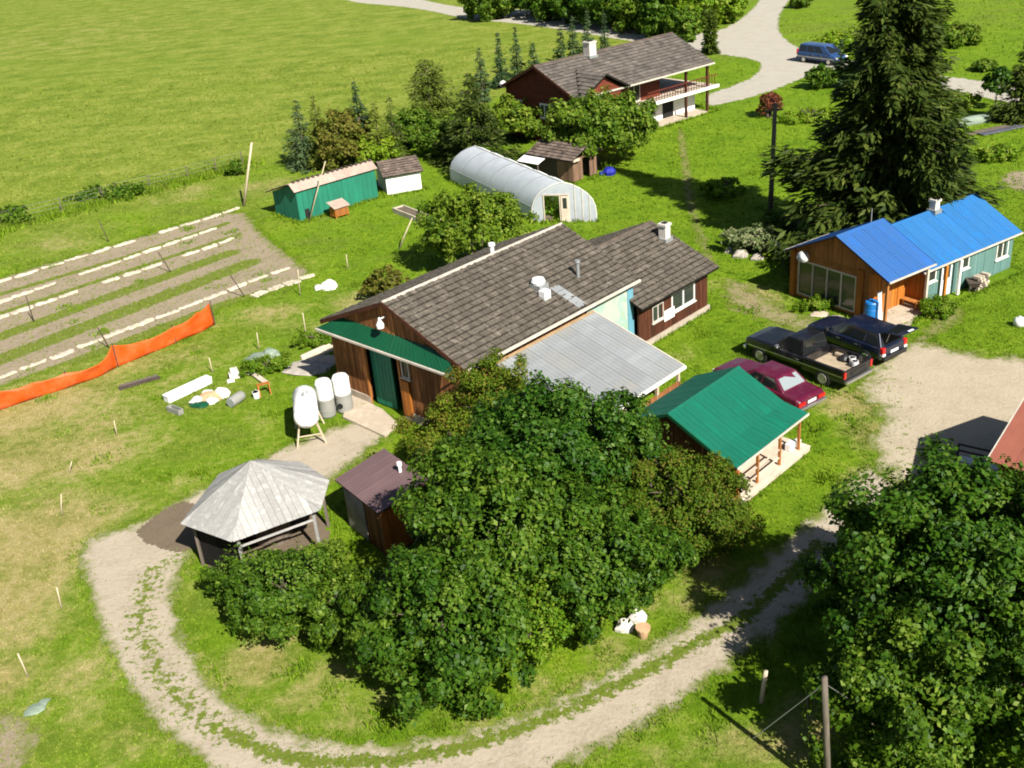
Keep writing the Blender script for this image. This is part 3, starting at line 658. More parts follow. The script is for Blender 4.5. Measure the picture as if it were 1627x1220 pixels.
# green awning over the front with a pale gutter
A_, B_, C_, D_ = (-.34, 4.45, 3.40), (-.34, -4.45, 3.40), (.2, -3.25, 3.98), (.2, 3.25, 3.98)
aw = slope(barn, D_, C_, B_, A_, 'metal_green_dark', .05, 'awning'); panels(aw, A_, B_, C_, D_, 'metal_green_dark', .8)
MB().box(-.43, -.34, -4.5, 4.5, 3.31, 3.40).build('gutter', 'trim_pale', barn)
for y in (4.0, 2.2, -.6, -3.9): MB().bar((.18, y, 2.95), (-.3, y, 3.33), .07).build('bracket', 'board_dark', barn)
# roof
for sgn, sd_ in ((1, 1), (-1, 2)):
    q = ((0, sgn * HW, EZ), (11.5, sgn * HW, EZ), (11.5, 0, RZ), (0, 0, RZ))
    ro = slope(barn, *q, 'felt', .12); courses(ro, *q, 'shake', .33, .14, .065, seed=sd_)
    MB().bar((-.01, sgn * HW, EZ - .06), (-.01, 0, RZ - .06), .05, .18).build('barge_board', 'board_dark', ro)
    if sgn == -1: MB().box(0.05, 11.45, -HW - .11, -HW - .01, EZ - .13, EZ - .02).build('gutter', 'trim_pale', ro)
    else: ridgecap(ro, (0, 0, RZ + .03), (11.5, 0, RZ + .03), 'rock', .11, .05)
vent(barn, 6.9, .25, RZ - .15, .42, .10)
vent(barn, 8.9, -3.1, RZ - 1.32, .75, .08, 'metal_galv')
# roof fan: a curb, a grey housing and a white hood
mb = MB(); mb.box(6.35, 6.95, -3.05, -2.45, 4.22, 4.62); cu = mb.build('roof_fan', 'metal_galv', barn)
MB().lathe([(.0, 4.60), (.28, 4.60), (.33, 4.72), (.26, 4.86), (.05, 4.92), (.0, 4.92)], 12, (6.65, -2.7, 0)).build('hood', 'tank_white', cu)
MB().box(6.2, 6.6, -3.45, -3.1, 4.05, 4.5).build('duct', 'tank_white', cu)
mb = MB()
for i in range(5): mb.hexa(*[[Vector((7.05 + i * .02 + a, -3.0 - .31 * (i + b), EZ + (RZ - EZ) * (1 - (3.0 + .31 * (i + b)) / HW) + .05 + c)) for a, b in ((0, 0), (.55, 0), (.55, 1), (0, 1))] for c in (0, .02)])
mb.build('flashing', 'metal_galv', cu)
lamp = MB().lathe([(.0, 4.35), (.16, 4.35), (.17, 4.5), (.08, 4.66), (.05, 4.8), (0, 4.8)], 12, (-.12, .18, 0)).build('yard_lamp', 'tank_white', barn)
MB().bar((.2, .18, 4.75), (-.12, .05, 4.8), .05).build('arm', 'tank_white', lamp)

# annex
AX0, AX1, ARY, ARZ, AE = 11.0, 17.4, -1.0, 4.02, 2.30
ae = lambda y: ARZ - (ARZ - AE) * abs(y - ARY) / 4.1 - .12
mb = MB()
mb.add([(17.05, -4.6, .02), (17.05, 2.6, .02), (17.05, 2.6, ae(2.6)), (17.05, ARY, ae(ARY)), (17.05, -4.6, ae(-4.6))], [(0, 1, 2, 3, 4)])
mb.box(11.3, 17.05, -4.6, -4.54, .02, ae(-4.6)); mb.box(11.3, 17.05, 2.54, 2.6, .02, ae(2.6))
aw_ = mb.build('annex_wall', 'board_dark', barn)
FA = Face((11.3, -4.6), (1, 0), (0, -1))
boards(aw_, FA, 0, 5.75, .28, ae(-4.6), 'board_dark', .22, .03, holes=[(1.1, 1.85, 1.05, 1.85), (2.65, 4.55, .95, 1.95)])
boards(aw_, Face((17.05, -4.6), (0, 1), (1, 0)), 0, 7.2, .28, lambda s: ae(-4.6 + s), 'board_dark', .3, .03)
window(barn, FA, 1.05, 1.95, 1.0, 1.85, 2, 'trim_pale', 'glass_house', .06)
window(barn, FA, 2.62, 4.6, .95, 1.97, 2, 'trim_white', 'glass_house', .09)
mb = MB(); FA.slab(mb, 1.92, 2.75, .78, 1.32, .09, .12); tag(mb.build('white_board', 'paint_white', barn), 'white sign board under the annex window')
mb = MB(); FA.slab(mb, -.1, 5.85, .0, .28, -.02, .12); mb.build('foundation', 'foundation', barn)
for y0 in (-5.1, 3.1):
    q = ((AX0, y0, AE), (AX1, y0, AE), (AX1, ARY, ARZ), (AX0, ARY, ARZ))
    ro = slope(barn, *q, 'felt', .11, 'annex_roof'); courses(ro, *q, 'shake', .31, .14, .065, seed=5 + int(y0))
    if y0 > 0: ridgecap(ro, (AX0, ARY, ARZ + .03), (AX1, ARY, ARZ + .03), 'shake_brown', .14, .05)
chimney(barn, 16.7, -2.3, ae(-2.3) + .02, 4.35, .42)

# lean-to of grey metal sheets, open below
LA, LB, LC, LD = (1.6, -9.5, 1.85), (7.9, -9.5, 1.85), (7.9, -4.72, 3.25), (1.6, -4.72, 3.25)
lt = slope(barn, LA, LB, LC, LD, 'board_dark', .10, 'lean_to_roof'); panels(lt, LA, LB, LC, LD, 'metal_galv', .9, .02, .035, 'metal_sheet', 4)
MB().box(1.6, 7.95, -9.6, -9.5, 1.76, 1.88).build('fascia', 'trim_white', lt)
MB().bar((7.94, -9.5, 1.84), (7.94, -4.72, 3.24), .06, .12).build('barge_board', 'trim_pale', lt)
MB().bar((1.6, -4.74, 3.29), (7.9, -4.74, 3.29), .16, .03).build('flashing', 'rust_edge', lt)
for x in (1.8, 4.0, 6.2, 7.7): MB().box(x - .06, x + .06, -9.4, -9.28, 0, 1.75).build('post', 'pole_pale', barn)
mb = MB(); mb.box(1.7, 7.8, -9.4, -9.34, .02, 1.2)
mb.build('skirt_wall', 'board_brown', barn)

# ------------------------------------------------------------------ blue-roofed house
HX, HY, HA = 16.15, 48.39, R(32.1)
bh = thing('cottage', 'long cottage with a bright blue metal roof, wooden glazed front and teal side wall', 'house', (HX, HY, 0), HA)
foot(HX, HY, HA, -.1, 10.8, -3.3, 3.3)
fz = lambda y: 3.96 - (3.96 - 2.45) * abs(y) / 3.2 - .08
mb = MB()
mb.add([(.35, 2.95, .02), (.35, -1.75, .02), (.35, -1.75, fz(1.75)), (.35, 0, fz(0)), (.35, 2.95, fz(2.95))], [(0, 1, 2, 3, 4)])
mb.box(.35, 3.3, 2.9, 2.95, .02, fz(2.95)); mb.box(.35, 3.3, -1.78, -1.72, .02, fz(1.78)); mb.box(3.24, 3.3, -2.95, -1.78, .02, fz(2.95))
mb.add([(3.3, 2.95, 2.0), (3.3, -2.95, 2.0), (3.3, -2.95, fz(2.95)), (3.3, 0, fz(0)), (3.3, 2.95, fz(2.95))], [(0, 1, 2, 3, 4)])
hw = mb.build('front_wall', 'board_amber', bh)
F1 = Face((.35, 2.95), (0, -1), (-1, 0))
siding(hw, F1, 0, 4.7, .08, 2.45, 'board_amber', .2, .025, holes=[(.42, 4.05, .2, 2.05)])
boards(hw, F1, 0, 5.9, 2.45, lambda s: fz(2.95 - s), 'board_amber', .28, .028)
gl = MB(); F1.slab(gl, .42, 4.05, .2, 2.05, .0, .02); gw = gl.build('glazed_front', 'glass_house', bh)
for s in (.42, 1.33, 2.24, 3.12, 4.0):
    q = MB(); F1.slab(q, s, s + .07, .2, 2.05, .022, .08); q.build('mullion', 'board_pale', gw)
for z in (.2, 2.0):
    q = MB(); F1.slab(q, .42, 4.07, z, z + .08, .022, .07); q.build('rail', 'board_pale', gw)
for s, wd in ((-.06, .30), (4.12, .36)):
    q = MB(); F1.slab(q, s, s + wd, .0, 2.5, .03, .13); q.build('post', 'board_orange', bh)
FP = Face((.35, -1.78), (1, 0), (0, -1)); boards(hw, FP, 0, 2.9, .1, fz(1.78), 'board_orange', .22, .025, holes=[(.9, 1.7, .1, 2.0)])
q = MB(); FP.slab(q, .92, 1.68, .1, 1.98, .0, .05); tag(q.build('door', 'board_amber', bh), 'amber plank door inside the porch')
FB = Face((3.24, -1.8), (0, -1), (-1, 0)); boards(hw, FB, 0, 1.15, .1, lambda s: fz(1.8 + s), 'board_orange', .2, .025)
for y in (-2.98,): MB().box(.12, .24, y - .06, y + .06, .02, fz(2.98)).build('post', 'board_amber', bh)
MB().box(3.1, 3.22, -3.04, -2.92, .02, fz(2.98)).build('post', 'board_pale', bh)
mb = MB(); mb.box(.05, 3.28, -3.2, -1.8, .02, .09); tag(mb.build('porch_floor', 'concrete', bh), 'pale concrete porch floor')
mb = MB(); mb.box(2.75, 3.1, -2.8, -1.9, .4, .46); mb.box(2.8, 2.86, -2.75, -2.69, .09, .4); mb.box(2.8, 2.86, -2.0, -1.94, .09, .4); mb.build('bench', 'board_amber', bh)
for sg in (1, -1):
    q = ((-.05, sg * 3.2, 2.45), (3.4, sg * 3.2, 2.45), (3.4, 0, 3.96), (-.05, 0, 3.96))
    ro = slope(bh, *q, 'board_dark', .07); panels(ro, *q, 'metal_blue', .8, .018, .016, sub=4)
    if sg == 1: ridgecap(ro, (-.05, 0, 3.98), (3.4, 0, 3.98), 'metal_blue', .14, .03)
    MB().box(-.03, 3.38, sg * 3.24 - .03, sg * 3.24 + .03, 2.38, 2.46).build('gutter', 'trim_pale', ro)
    MB().bar((3.43, sg * 3.2, 2.40), (3.43, 0, 3.91), .05, .16).build('barge_board', 'metal_blue', ro)
# main part
MW, ME, MR, MY = 2.62, 1.98, 3.46, 0.0
mz = lambda y: MR - (MR - ME) * abs(y) / 2.85 - .07
mb = MB(); mb.box(3.3, 10.75, -2.56, -2.5, .02, mz(2.56)); mb.box(3.3, 10.75, 2.5, 2.56, .02, mz(2.56))
mb.add([(10.75, -2.56, .02), (10.75, 2.56, .02), (10.75, 2.56, mz(2.56)), (10.75, 0, mz(0)), (10.75, -2.56, mz(2.56))], [(0, 1, 2, 3, 4)])
mw = mb.build('side_wall', 'paint_teal', bh)
FS = Face((3.34, -2.56), (1, 0), (0, -1))
boards(mw, FS, 0, 7.4, .1, mz(2.56), 'paint_teal', .3, .022, holes=[(.35, 1.05, 1.15, 1.75), (1.5, 2.3, .1, 1.85), (3.1, 3.65, 1.1, 1.7), (6.0, 6.95, .85, 1.75)])
window(bh, FS, .35, 1.05, 1.15, 1.78, 1); window(bh, FS, 3.1, 3.68, 1.1, 1.75, 1); window(bh, FS, 5.98, 6.98, .82, 1.78, 2)
q = MB(); FS.slab(q, 1.5, 2.3, .1, 1.88, .0, .05); dd = q.build('door', 'paint_white', bh); q = MB(); FS.slab(q, 1.62, 2.18, 1.0, 1.72, .05, .06); q.build('pane', 'glass_house', dd)
q = MB(); FS.slab(q, 1.30, 1.46, .05, 1.9, .3, .42); q.build('post', 'board_orange', bh)
q = MB(); FS.slab(q, 2.42, 2.56, .05, 1.9, .3, .42); q.build('post', 'trim_white', bh)
boards(mw, Face((10.75, -2.56), (0, 1), (1, 0)), 0, 5.12, .1, lambda s: mz(2.56 - s), 'paint_teal', .4, .022)
for sg in (1, -1):
    q = ((3.0, sg * 2.85, ME), (11.0, sg * 2.85, ME), (11.0, 0, MR), (3.0, 0, MR))
    ro = slope(bh, *q, 'board_dark', .07, 'main_roof'); panels(ro, *q, 'metal_blue2', .8, .018, .016, sub=4)
    if sg == 1: ridgecap(ro, (3.0, 0, MR + .02), (11.0, 0, MR + .02), 'metal_blue2', .14, .03)
    MB().box(3.02, 11.0, sg * 2.89 - .03, sg * 2.89 + .03, ME - .07, ME + .01).build('gutter', 'trim_pale', ro)
chimney(bh, 7.3, -.12, MR - .12, MR + .62, .36)
vent(bh, 3.15, .5, 3.5, .95, .025, 'metal_galv', False, 'mast')
dish = MB().lathe([(.0, .0), (.12, .012), (.22, .05), (.29, .11), (.30, .12), (.22, .065), (.1, .03), (0, .02)], 18)
do = dish.build('satellite_dish', 'tank_white', bh, smooth=True, loc=(-.05, 1.98, 2.38), rot=(Matrix.Rotation(-HA, 3, 'Z') @ Vector((-.12, -.80, .55))).to_track_quat('Z', 'Y').to_euler())
MB().bar((.33, 1.98, 2.36), (-.06, 1.98, 2.36), .04).build('dish_arm', 'metal_galv', bh)

# ------------------------------------------------------------------ green-roofed cabin
CX, CY, CA = 5.53, 34.0, R(44.5)
cb = thing('cabin', 'small board cabin with an emerald green metal roof and a railed porch', 'cabin', (CX, CY, 0), CA)
foot(CX, CY, CA, .1, 4.7, -2.9, 2.0)
CR, CE, CL = 3.02, 2.05, 1.74
cz = lambda y: CR - (CR - CE) * abs(y) / 2.04 - .07
mb = MB()
for x in (.3, 4.45): mb.add([(x, 1.8, .02), (x, -1.7, .02), (x, -1.7, cz(1.7)), (x, 0, cz(0)), (x, 1.8, cz(1.8))], [(0, 1, 2, 3, 4)])
mb.box(.3, 4.45, 1.75, 1.8, .02, cz(1.8)); mb.box(.3, 4.45, -1.7, -1.65, .02, cz(1.7))
cw = mb.build('wall', 'board_dark', cb)
boards(cw, Face((.3, 1.8), (0, -1), (-1, 0)), 0, 3.5, .1, lambda s: cz(1.8 - s), 'board_brown', .24, .03)
FC = Face((.3, -1.7), (1, 0), (0, -1)); boards(cw, FC, 0, 4.15, .3, cz(1.7), 'board_orange', .24, .028, holes=[(1.6, 2.4, .3, 1.75)])
q = MB(); FC.slab(q, 1.62, 2.38, .3, 1.74, .0, .05); q.build('door', 'board_amber', cb)
mb = MB(); mb.box(.2, 5.1, -3.0, -1.72, .05, .24); dk = mb.build('porch_deck', 'board_pale', cb)
for i in range(8):
    MB().box(.18, 5.12, -3.02 + i * .16, -3.02 + i * .16 + .148, .24, .27).build('plank', 'board_pale', dk)
for x in (.35, 1.65, 3.2, 4.6): MB().box(x - .045, x + .045, -2.82, -2.73, .27, CL - .04).build('post', 'board_amber', cb)
for a, b in ((.35, 1.65), (1.65, 3.2)):
    for z in (.6, .95): MB().bar((a, -2.78, z), (b, -2.78, z), .04, .05).build('rail', 'board_pale', cb)
MB().bar((.35, -2.78, CL - .03), (4.7, -2.78, CL - .03), .08, .1).build('beam', 'board_pale', cb)
boards(cw, Face((.3, -1.72), (0, -1), (-1, 0)), 0, 1.05, .25, 1.5, 'board_orange', .2, .028)
q = ((0, 2.04, CE), (4.72, 2.04, CE), (4.72, 0, CR), (0, 0, CR)); ro = slope(cb, *q, 'board_dark', .06); panels(ro, *q, 'metal_green', .8, .018, .014, sub=3)
ridgecap(ro, (0, 0, CR + .02), (4.72, 0, CR + .02), 'metal_green', .12, .03)
q = ((0, -2.04, CE), (4.72, -2.04, CE), (4.72, 0, CR), (0, 0, CR)); ro = slope(cb, *q, 'board_dark', .06); panels(ro, *q, 'metal_green', .8, .018, .014, sub=3)
q = ((0, -2.95, CL), (4.95, -2.95, CL), (4.72, -2.05, CE + .012), (0, -2.05, CE + .012)); ro = slope(cb, *q, 'board_dark', .05, 'porch_roof'); panels(ro, *q, 'metal_green', .8, .018, .014, sub=3)
MB().bar((0, -2.97, CL - .01), (4.95, -2.97, CL - .01), .03, .09).build('fascia', 'trim_pale', ro)
MB().bar((-.02, -2.04, CE - .02), (-.02, 0, CR - .02), .04, .12).build('barge_board', 'metal_green_dark', ro)
MB().bar((-.02, 2.04, CE - .02), (-.02, 0, CR - .02), .04, .12).build('barge_board', 'metal_green_dark', ro)

# ------------------------------------------------------------------ far house by the road
FX, FY, FA_ = 3.96, 86.79, R(37.6)
fh = thing('farmhouse', 'two storey red farmhouse with a brown roof and long upstairs deck by the road', 'house', (FX, FY, 0), FA_)
foot(FX, FY, FA_, .2, 16.5, -4.8, 4.6)
FRZ, FE, FW = 6.30, 4.18, 4.75
hz = lambda y: FRZ - (FRZ - FE) * abs(y) / FW - .12
mb = MB(); mb.add([(.5, 4.3, .02), (.5, -4.2, .02), (.5, -4.2, hz(4.2)), (.5, 0, hz(0)), (.5, 4.3, hz(4.3))], [(0, 1, 2, 3, 4)])
mb.box(.5, 15.6, 4.24, 4.3, .02, hz(4.3)); mb.box(.5, 6.2, -4.2, -4.14, .02, hz(4.2)); mb.box(6.2, 11.2, -3.0, -2.94, 2.0, hz(3.0)); mb.box(11.14, 11.2, -3.0, 4.2, 2.0, hz(4.2)); mb.box(6.14, 6.2, -4.2, -2.9, .02, hz(4.2))
wl = mb.build('wall', 'board_red', fh)
FG = Face((.5, 4.3), (0, -1), (-1, 0)); siding(wl, FG, 0, 8.5, 2.0, hz(4.25) - .05, 'board_red', .24, .03, holes=[(.7, 2.0, 2.0, 3.3), (4.2, 5.9, 2.0, 3.3)])
boards(wl, FG, .1, 8.4, hz(4.25) - .04, lambda s: hz(4.3 - s) - .02, 'board_red', .4, .03)
window(fh, FG, .7, 2.0, 2.1, 3.3, 3, 'trim_white', fw=.12); window(fh, FG, 4.2, 5.9, 2.1, 3.3, 3, 'trim_white', fw=.12)
FD = Face((6.2, -3.0), (1, 0), (0, -1)); siding(wl, FD, 0, 5.0, 2.15, hz(3.0) - .02, 'board_red', .24, .03, holes=[(1.2, 2.6, 2.15, 3.9)])
window(fh, FD, 1.2, 2.6, 2.2, 3.9, 2, 'trim_pale', fw=.08)
siding(wl, Face((.5, -4.2), (1, 0), (0, -1)), 0, 5.7, 2.0, hz(4.2) - .02, 'board_red', .24, .03)
mb = MB(); mb.box(6.2, 15.6, -3.0, -2.9, .02, 2.0); mb.box(15.5, 15.6, -2.9, 4.2, .02, 2.0); lo = mb.build('lower_wall', 'paint_white', fh)
FL = Face((6.2, -3.0), (1, 0), (0, -1)); window(fh, FL, 3.6, 4.4, .7, 1.6, 1, 'trim_pale')
q = MB(); FL.slab(q, 5.3, 6.6, .05, 1.75, .0, .06); q.build('door', 'dark_void', fh)
mb = MB(); mb.box(6.2, 16.9, -4.55, 4.2, 2.0, 2.14); mb.mat(1); mb.box(5.9, 16.95, -4.62, -4.5, 1.94, 2.2); tag(mb.build('deck', ['board_pale', 'trim_white'], fh), 'pale upstairs deck along the house')
for x in (12.9, 15.6): MB().box(x - .09, x + .09, -4.5, -4.32, .02, FE - .12).build('post', 'board_dark', fh)
mb = MB()
for i in range(26): x = 8.2 + i * .33; mb.box(x - .02, x + .02, -4.52, -4.48, 2.2, 3.0)
mb.box(8.2, 16.8, -4.53, -4.46, 3.0, 3.07); mb.build('railing', 'board_red', fh)
mb = MB(); FL.slab(mb, 0, 9.5, .0, .12, .05, 1.5); mb.build('patio', 'concrete', fh)
for sg in (1, -1):
    q = ((0, sg * FW, FE), (16.1, sg * FW, FE), (16.1, 0, FRZ), (0, 0, FRZ)); ro = slope(fh, *q, 'felt', .16); courses(ro, *q, 'shake_far', .4, .4, .04, seed=20 + sg)
    MB().bar((-.02, sg * FW, FE - .08), (-.02, 0, FRZ - .08), .05, .2).build('barge_board', 'board_dark', ro)
    if sg == 1: ridgecap(ro, (0, 0, FRZ + .02), (16.1, 0, FRZ + .02), 'shake_brown', .2, .05)
    MB().box(.02, 16.1, sg * (FW + .05) - .05, sg * (FW + .05) + .05, FE - .12, FE).build('gutter', 'trim_pale', ro)
# cross gable
XP, XZ = 3.0, 5.62
for sg in (1, -1):
    q = [(XP + sg * 2.6, -4.95, 4.22), (XP + sg * 2.6, -4.4, 4.30), (XP, -1.55, XZ + .02), (XP, -4.95, XZ)]
    q = [(XP + sg * 2.6, -5.15, 4.24), (XP + sg * 2.6, -4.55, 4.26), (XP, -1.5, XZ), (XP, -5.15, XZ)]
    ro = slope(fh, *q, 'felt', .12, 'gable_roof'); courses(ro, *q, 'shake_far', .4, .4, .04, seed=30 + sg)
mb = MB(); mb.prism([(XP - 2.3, -4.75, 4.0), (XP + 2.3, -4.75, 4.0), (XP, -4.75, XZ - .22)], (0, .4, 0)); mb.build('gable_wall', 'board_red', fh)
mb = MB(); mb.box(XP - 1.9, XP + 1.9, -4.72, -4.2, .02, 4.0); mb.build('bay_wall', 'board_red', fh)
chimney(fh, 5.7, -.5, FRZ - .3, FRZ + 1.0, .75)
dish = MB().lathe([(.0, .0), (.12, .012), (.24, .06), (.3, .12), (.22, .07), (0, .03)], 14).build('satellite_dish', 'tank_white', fh, smooth=True, loc=(.2, 4.3, 4.4), rot=(R(55), R(-50), 0))

# ------------------------------------------------------------------ round pavilion with a plank roof
GE = 1.95
gv = [at2(*q_, GE) for q_ in ((288.8, 830.7), (369.8, 859.4), (506.9, 809.5), (520.9, 762.8), (477, 734.8), (412, 731), (349.5, 753.5))]
gc = Vector((sum(q_[0] for q_ in gv) / 7, sum(q_[1] for q_ in gv) / 7, 0))
gb = thing('pavilion', 'open round pavilion with a pointed roof of weathered grey planks', 'pavilion', gc)
za = 2.6
while at(398, 733, za).y > gc.y: za += .02
ap = at(398, 733, za) - gc
gl_ = [Vector((x - gc.x, y - gc.y, GE)) for x, y in gv]
for i in range(7):
    a, b = gl_[i], gl_[(i + 1) % 7]; e = b - a; L = e.length; u = e / L
    tf = (ap - a).dot(u); fp = a + u * tf; upv = ap - fp; n = u.cross(upv).normalized()
    if n.z < 0: n = -n
    mb = MB(); mb.prism([a - n * .06, b - n * .06, ap - n * .06], n * .055); ft_ = mb.build('roof_facet', 'board_grey', gb)
    k = max(3, round(L / .24)); hh = lambda t: min(t / tf, (L - t) / (L - tf))
    for j in range(k):
        t0, t1 = j * L / k, (j + 1) * L / k - .012
        pts = [(t0, -.02), (t1, -.02), (t1, max(hh(t1), 0))]
        if t0 < tf < t1: pts.append((tf, 1.0))
        pts.append((t0, max(hh(t0), 0)))
        o_ = n * random.uniform(0, .012)
        pl = [a + u * t + upv * h + o_ for t, h in pts]
        if (pl[1] - pl[0]).cross(pl[2] - pl[0]).dot(n) < 0: pl.reverse()
        MB().prism(pl, n * .024).build('plank', 'board_grey', ft_)
for i in range(7):
    p = gl_[i] * .88; MB().box(p.x - .05, p.x + .05, p.y - .05, p.y + .05, 0, GE + .05).build('post', 'board_grey' if i in (1, 2) else 'pole_wood', gb)
    q = gl_[(i + 1) % 7] * .88; MB().bar((p.x, p.y, GE - .08), (q.x, q.y, GE - .08), .08, .12).build('beam', 'pole_wood', gb)
p, q = gl_[1] * .88, gl_[2] * .88; MB().bar((p.x, p.y, 1.45), (q.x, q.y, 1.45), .05, .07).build('rail', 'board_grey', gb)
mb = MB(); mb.lathe([(0, .0), (.7, .0), (.7, .72), (.75, .74), (.75, .8), (0, .8)], 14); mb.build('table', 'pole_wood', gb)
FOOT.append([(x, y) for x, y in gv])
for i in (0, 6, 5, 4):  # boards added on these sides to make the space under the roof look shaded
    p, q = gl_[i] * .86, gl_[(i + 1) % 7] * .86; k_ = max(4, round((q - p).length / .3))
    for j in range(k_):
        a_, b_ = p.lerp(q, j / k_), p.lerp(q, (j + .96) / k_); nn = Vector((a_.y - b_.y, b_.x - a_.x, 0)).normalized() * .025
        MB().hexa([Vector((v.x, v.y, .03)) for v in (a_, b_, b_ + nn, a_ + nn)], [Vector((v.x, v.y, GE - .05)) for v in (a_, b_, b_ + nn, a_ + nn)]).build('shade_wall', 'shade_black', gb)
patch('shade_floor', smooth_closed(gv, 1), 'shaded_earth', .014, .2, .1, None, 31)  # dark sheet under the whole roof, painting the shade on the ground

# ------------------------------------------------------------------ small brown shed
sx, sy, sa = -6.68, 33.2, R(-55)
bs = thing('shed', 'small shed with a mauve brown metal roof beside the grey pavilion', 'shed', (sx, sy, 0), sa)
foot(sx, sy, sa, .1, 2.9, .1, 2.1)
rz = lambda y: 2.0 + .4 * y / 2.1 - .05
mb = MB(); mb.box(.2, 2.85, .2, .25, .02, rz(.2)); mb.box(.2, 2.85, 1.9, 1.95, .02, rz(1.9))
for x in (.2, 2.82): mb.add([(x, .2, .02), (x, 1.95, .02), (x, 1.95, rz(1.95)), (x, .2, rz(.2))], [(0, 1, 2, 3)])
wl = mb.build('wall', 'board_dark', bs)
pale = MB(); F_ = Face((.2, .2), (1, 0), (0, -1))
boards(wl, F_, 0, 1.5, .35, rz(.2), 'board_dark', .25, .025); boards(wl, F_, 1.5, 2.65, .1, rz(.2), 'board_brown', .23, .025)
mb = MB(); F_.slab(mb, .05, 1.45, .1, 1.75, .03, .05); tag(mb.build('panel', 'rock', bs), 'grey board leaning on the shed wall')
boards(wl, Face((2.82, .2), (0, 1), (1, 0)), 0, 1.75, .1, lambda s: rz(.2 + s), 'board_orange', .22, .03)
boards(wl, Face((.2, .2), (0, 1), (-1, 0)), 0, 1.75, .1, lambda s: rz(.2 + s), 'board_dark', .25, .03)
q = ((0, 0, 2.0), (3.05, 0, 2.0), (3.05, 2.15, 2.4), (0, 2.15, 2.4)); ro = slope(bs, *q, 'board_dark', .06); panels(ro, *q, 'metal_brown', .5, .018, .018, sub=2)
vent(bs, 1.75, 1.75, 2.3, .3, .06)

# ------------------------------------------------------------------ red-roofed building at the right edge
rb = thing('outbuilding', 'building with a rust red metal roof at the right edge', 'building', (15.34, 29.65, 0), R(45))
foot(15.34, 29.65, R(45), 0, 6.8, -8, 0)
rr = lambda x: 2.6 + 1.15 * (1 - abs(x - 3.4) / 3.4) - .07
mb = MB(); mb.add([(.3, -.3, .02), (6.5, -.3, .02), (6.5, -.3, rr(6.5)), (3.4, -.3, rr(3.4)), (.3, -.3, rr(.3))], [(0, 1, 2, 3, 4)]); mb.add([(.3, -7.7, .02), (6.5, -7.7, .02), (6.5, -7.7, rr(6.5)), (3.4, -7.7, rr(3.4)), (.3, -7.7, rr(.3))], [(0, 1, 2, 3, 4)])
mb.box(.3, .36, -7.7, -.3, .02, rr(.3)); mb.box(6.44, 6.5, -7.7, -.3, .02, rr(6.5)); wl = mb.build('wall', 'board_dark', rb)
boards(wl, Face((.3, -.3), (0, -1), (-1, 0)), 0, 7.4, .1, rr(.3), 'board_dark', .3, .03); boards(wl, Face((.3, -.3), (1, 0), (0, 1)), 0, 6.2, .1, lambda s: rr(.3 + s), 'board_dark', .3, .03)
for x0 in (0, 6.8):
    q = ((x0, 0, 2.6), (x0, -8, 2.6), (3.4, -8, 3.75), (3.4, 0, 3.75)); ro = slope(rb, *q, 'board_dark', .08); panels(ro, *q, 'metal_redbrown', .8, .018, .012, sub=3)
MB().bar((.0, .03, 2.57), (3.4, .03, 3.72), .04, .12).build('barge_board', 'trim_pale', ro)
# trailer with dark rails standing on the lot
tr_ = thing('trailer', 'low trailer with a dark rail frame and white sheets on its bed', 'trailer', at(1562, 765), R(-38))
FOOT.append([at2(*p) for p in ((1505, 715), (1580, 735), (1600, 780), (1520, 770))])
mb = MB(); mb.box(-1.1, 1.1, -1.6, .55, .45, .53); mb.build('bed', 'stake_dark', tr_)
for z in (.75, 1.0):
    MB().bar((-1.1, .52, z), (1.1, .52, z), .05, .06).build('rail', 'stake_dark', tr_); MB().bar((-1.08, .52, z), (-1.08, -1.6, z), .05, .06).build('rail', 'stake_dark', tr_); MB().bar((1.08, .52, z), (1.08, -1.6, z), .05, .06).build('rail', 'stake_dark', tr_)
for x, y in ((-1.08, .52), (1.08, .52), (0, .52), (-1.08, -1.55), (1.08, -1.55)): MB().box(x - .03, x + .03, y - .03, y + .03, .5, 1.03).build('post', 'stake_dark', tr_)
for x0 in (-.95, .1): MB().box(x0, x0 + .85, .0, .42, .54, .62).build('sheet', 'paint_white', tr_)
for s in (-1, 1):
    wo_ = MB().tube([(s * 1.18, -.5, .3), (s * 1.36, -.5, .3)], .3, 16).build('wheel', 'rubber', tr_)
MB().bar((0, .5, .48), (0, 1.2, .45), .08).build('drawbar', 'stake_dark', tr_)

# ------------------------------------------------------------------ green poultry shed, white shed, hutch
ga = math.atan2(4.36, 5.25)
gs = thing('poultry_shed', 'long dark green board shed with a pink tinged strip of roof', 'shed', (-13.52, 71.28, 0), ga)
foot(-13.52, 71.28, ga, 0, 6.8, 0, 3.4)
gt = lambda y: (2.22 + .42 * y / .55) if y < .55 else 2.64 - (y - .55) * .33
mb = MB(); mb.box(.1, 6.7, .08, .14, .02, 2.15); mb.box(.1, 6.7, 3.24, 3.3, .02, gt(3.3) - .06)
for x in (.1, 6.7): mb.add([(x, .08, .02), (x, 3.3, .02), (x, 3.3, gt(3.3) - .07), (x, .55, gt(.55) - .07), (x, .08, gt(.08) - .07)], [(0, 1, 2, 3, 4)])
wl = mb.build('wall', 'paint_green', gs)
F_ = Face((.1, .08), (1, 0), (0, -1)); boards(wl, F_, 0, 6.6, .05, 2.16, 'paint_green', .4, .03, holes=[(.45, .85, .05, .8)])
q = MB(); F_.slab(q, .46, .84, .05, .8, .0, .012); q.build('hatch', 'dark_void', gs)
boards(wl, Face((.1, .08), (0, 1), (-1, 0)), 0, 3.2, .05, lambda s: gt(.08 + s) - .08, 'paint_green', .4, .03)
q = ((-.1, -.08, 2.16), (6.85, -.08, 2.16), (6.85, .55, 2.66), (-.1, .55, 2.66)); ro = slope(gs, *q, 'board_dark', .05)
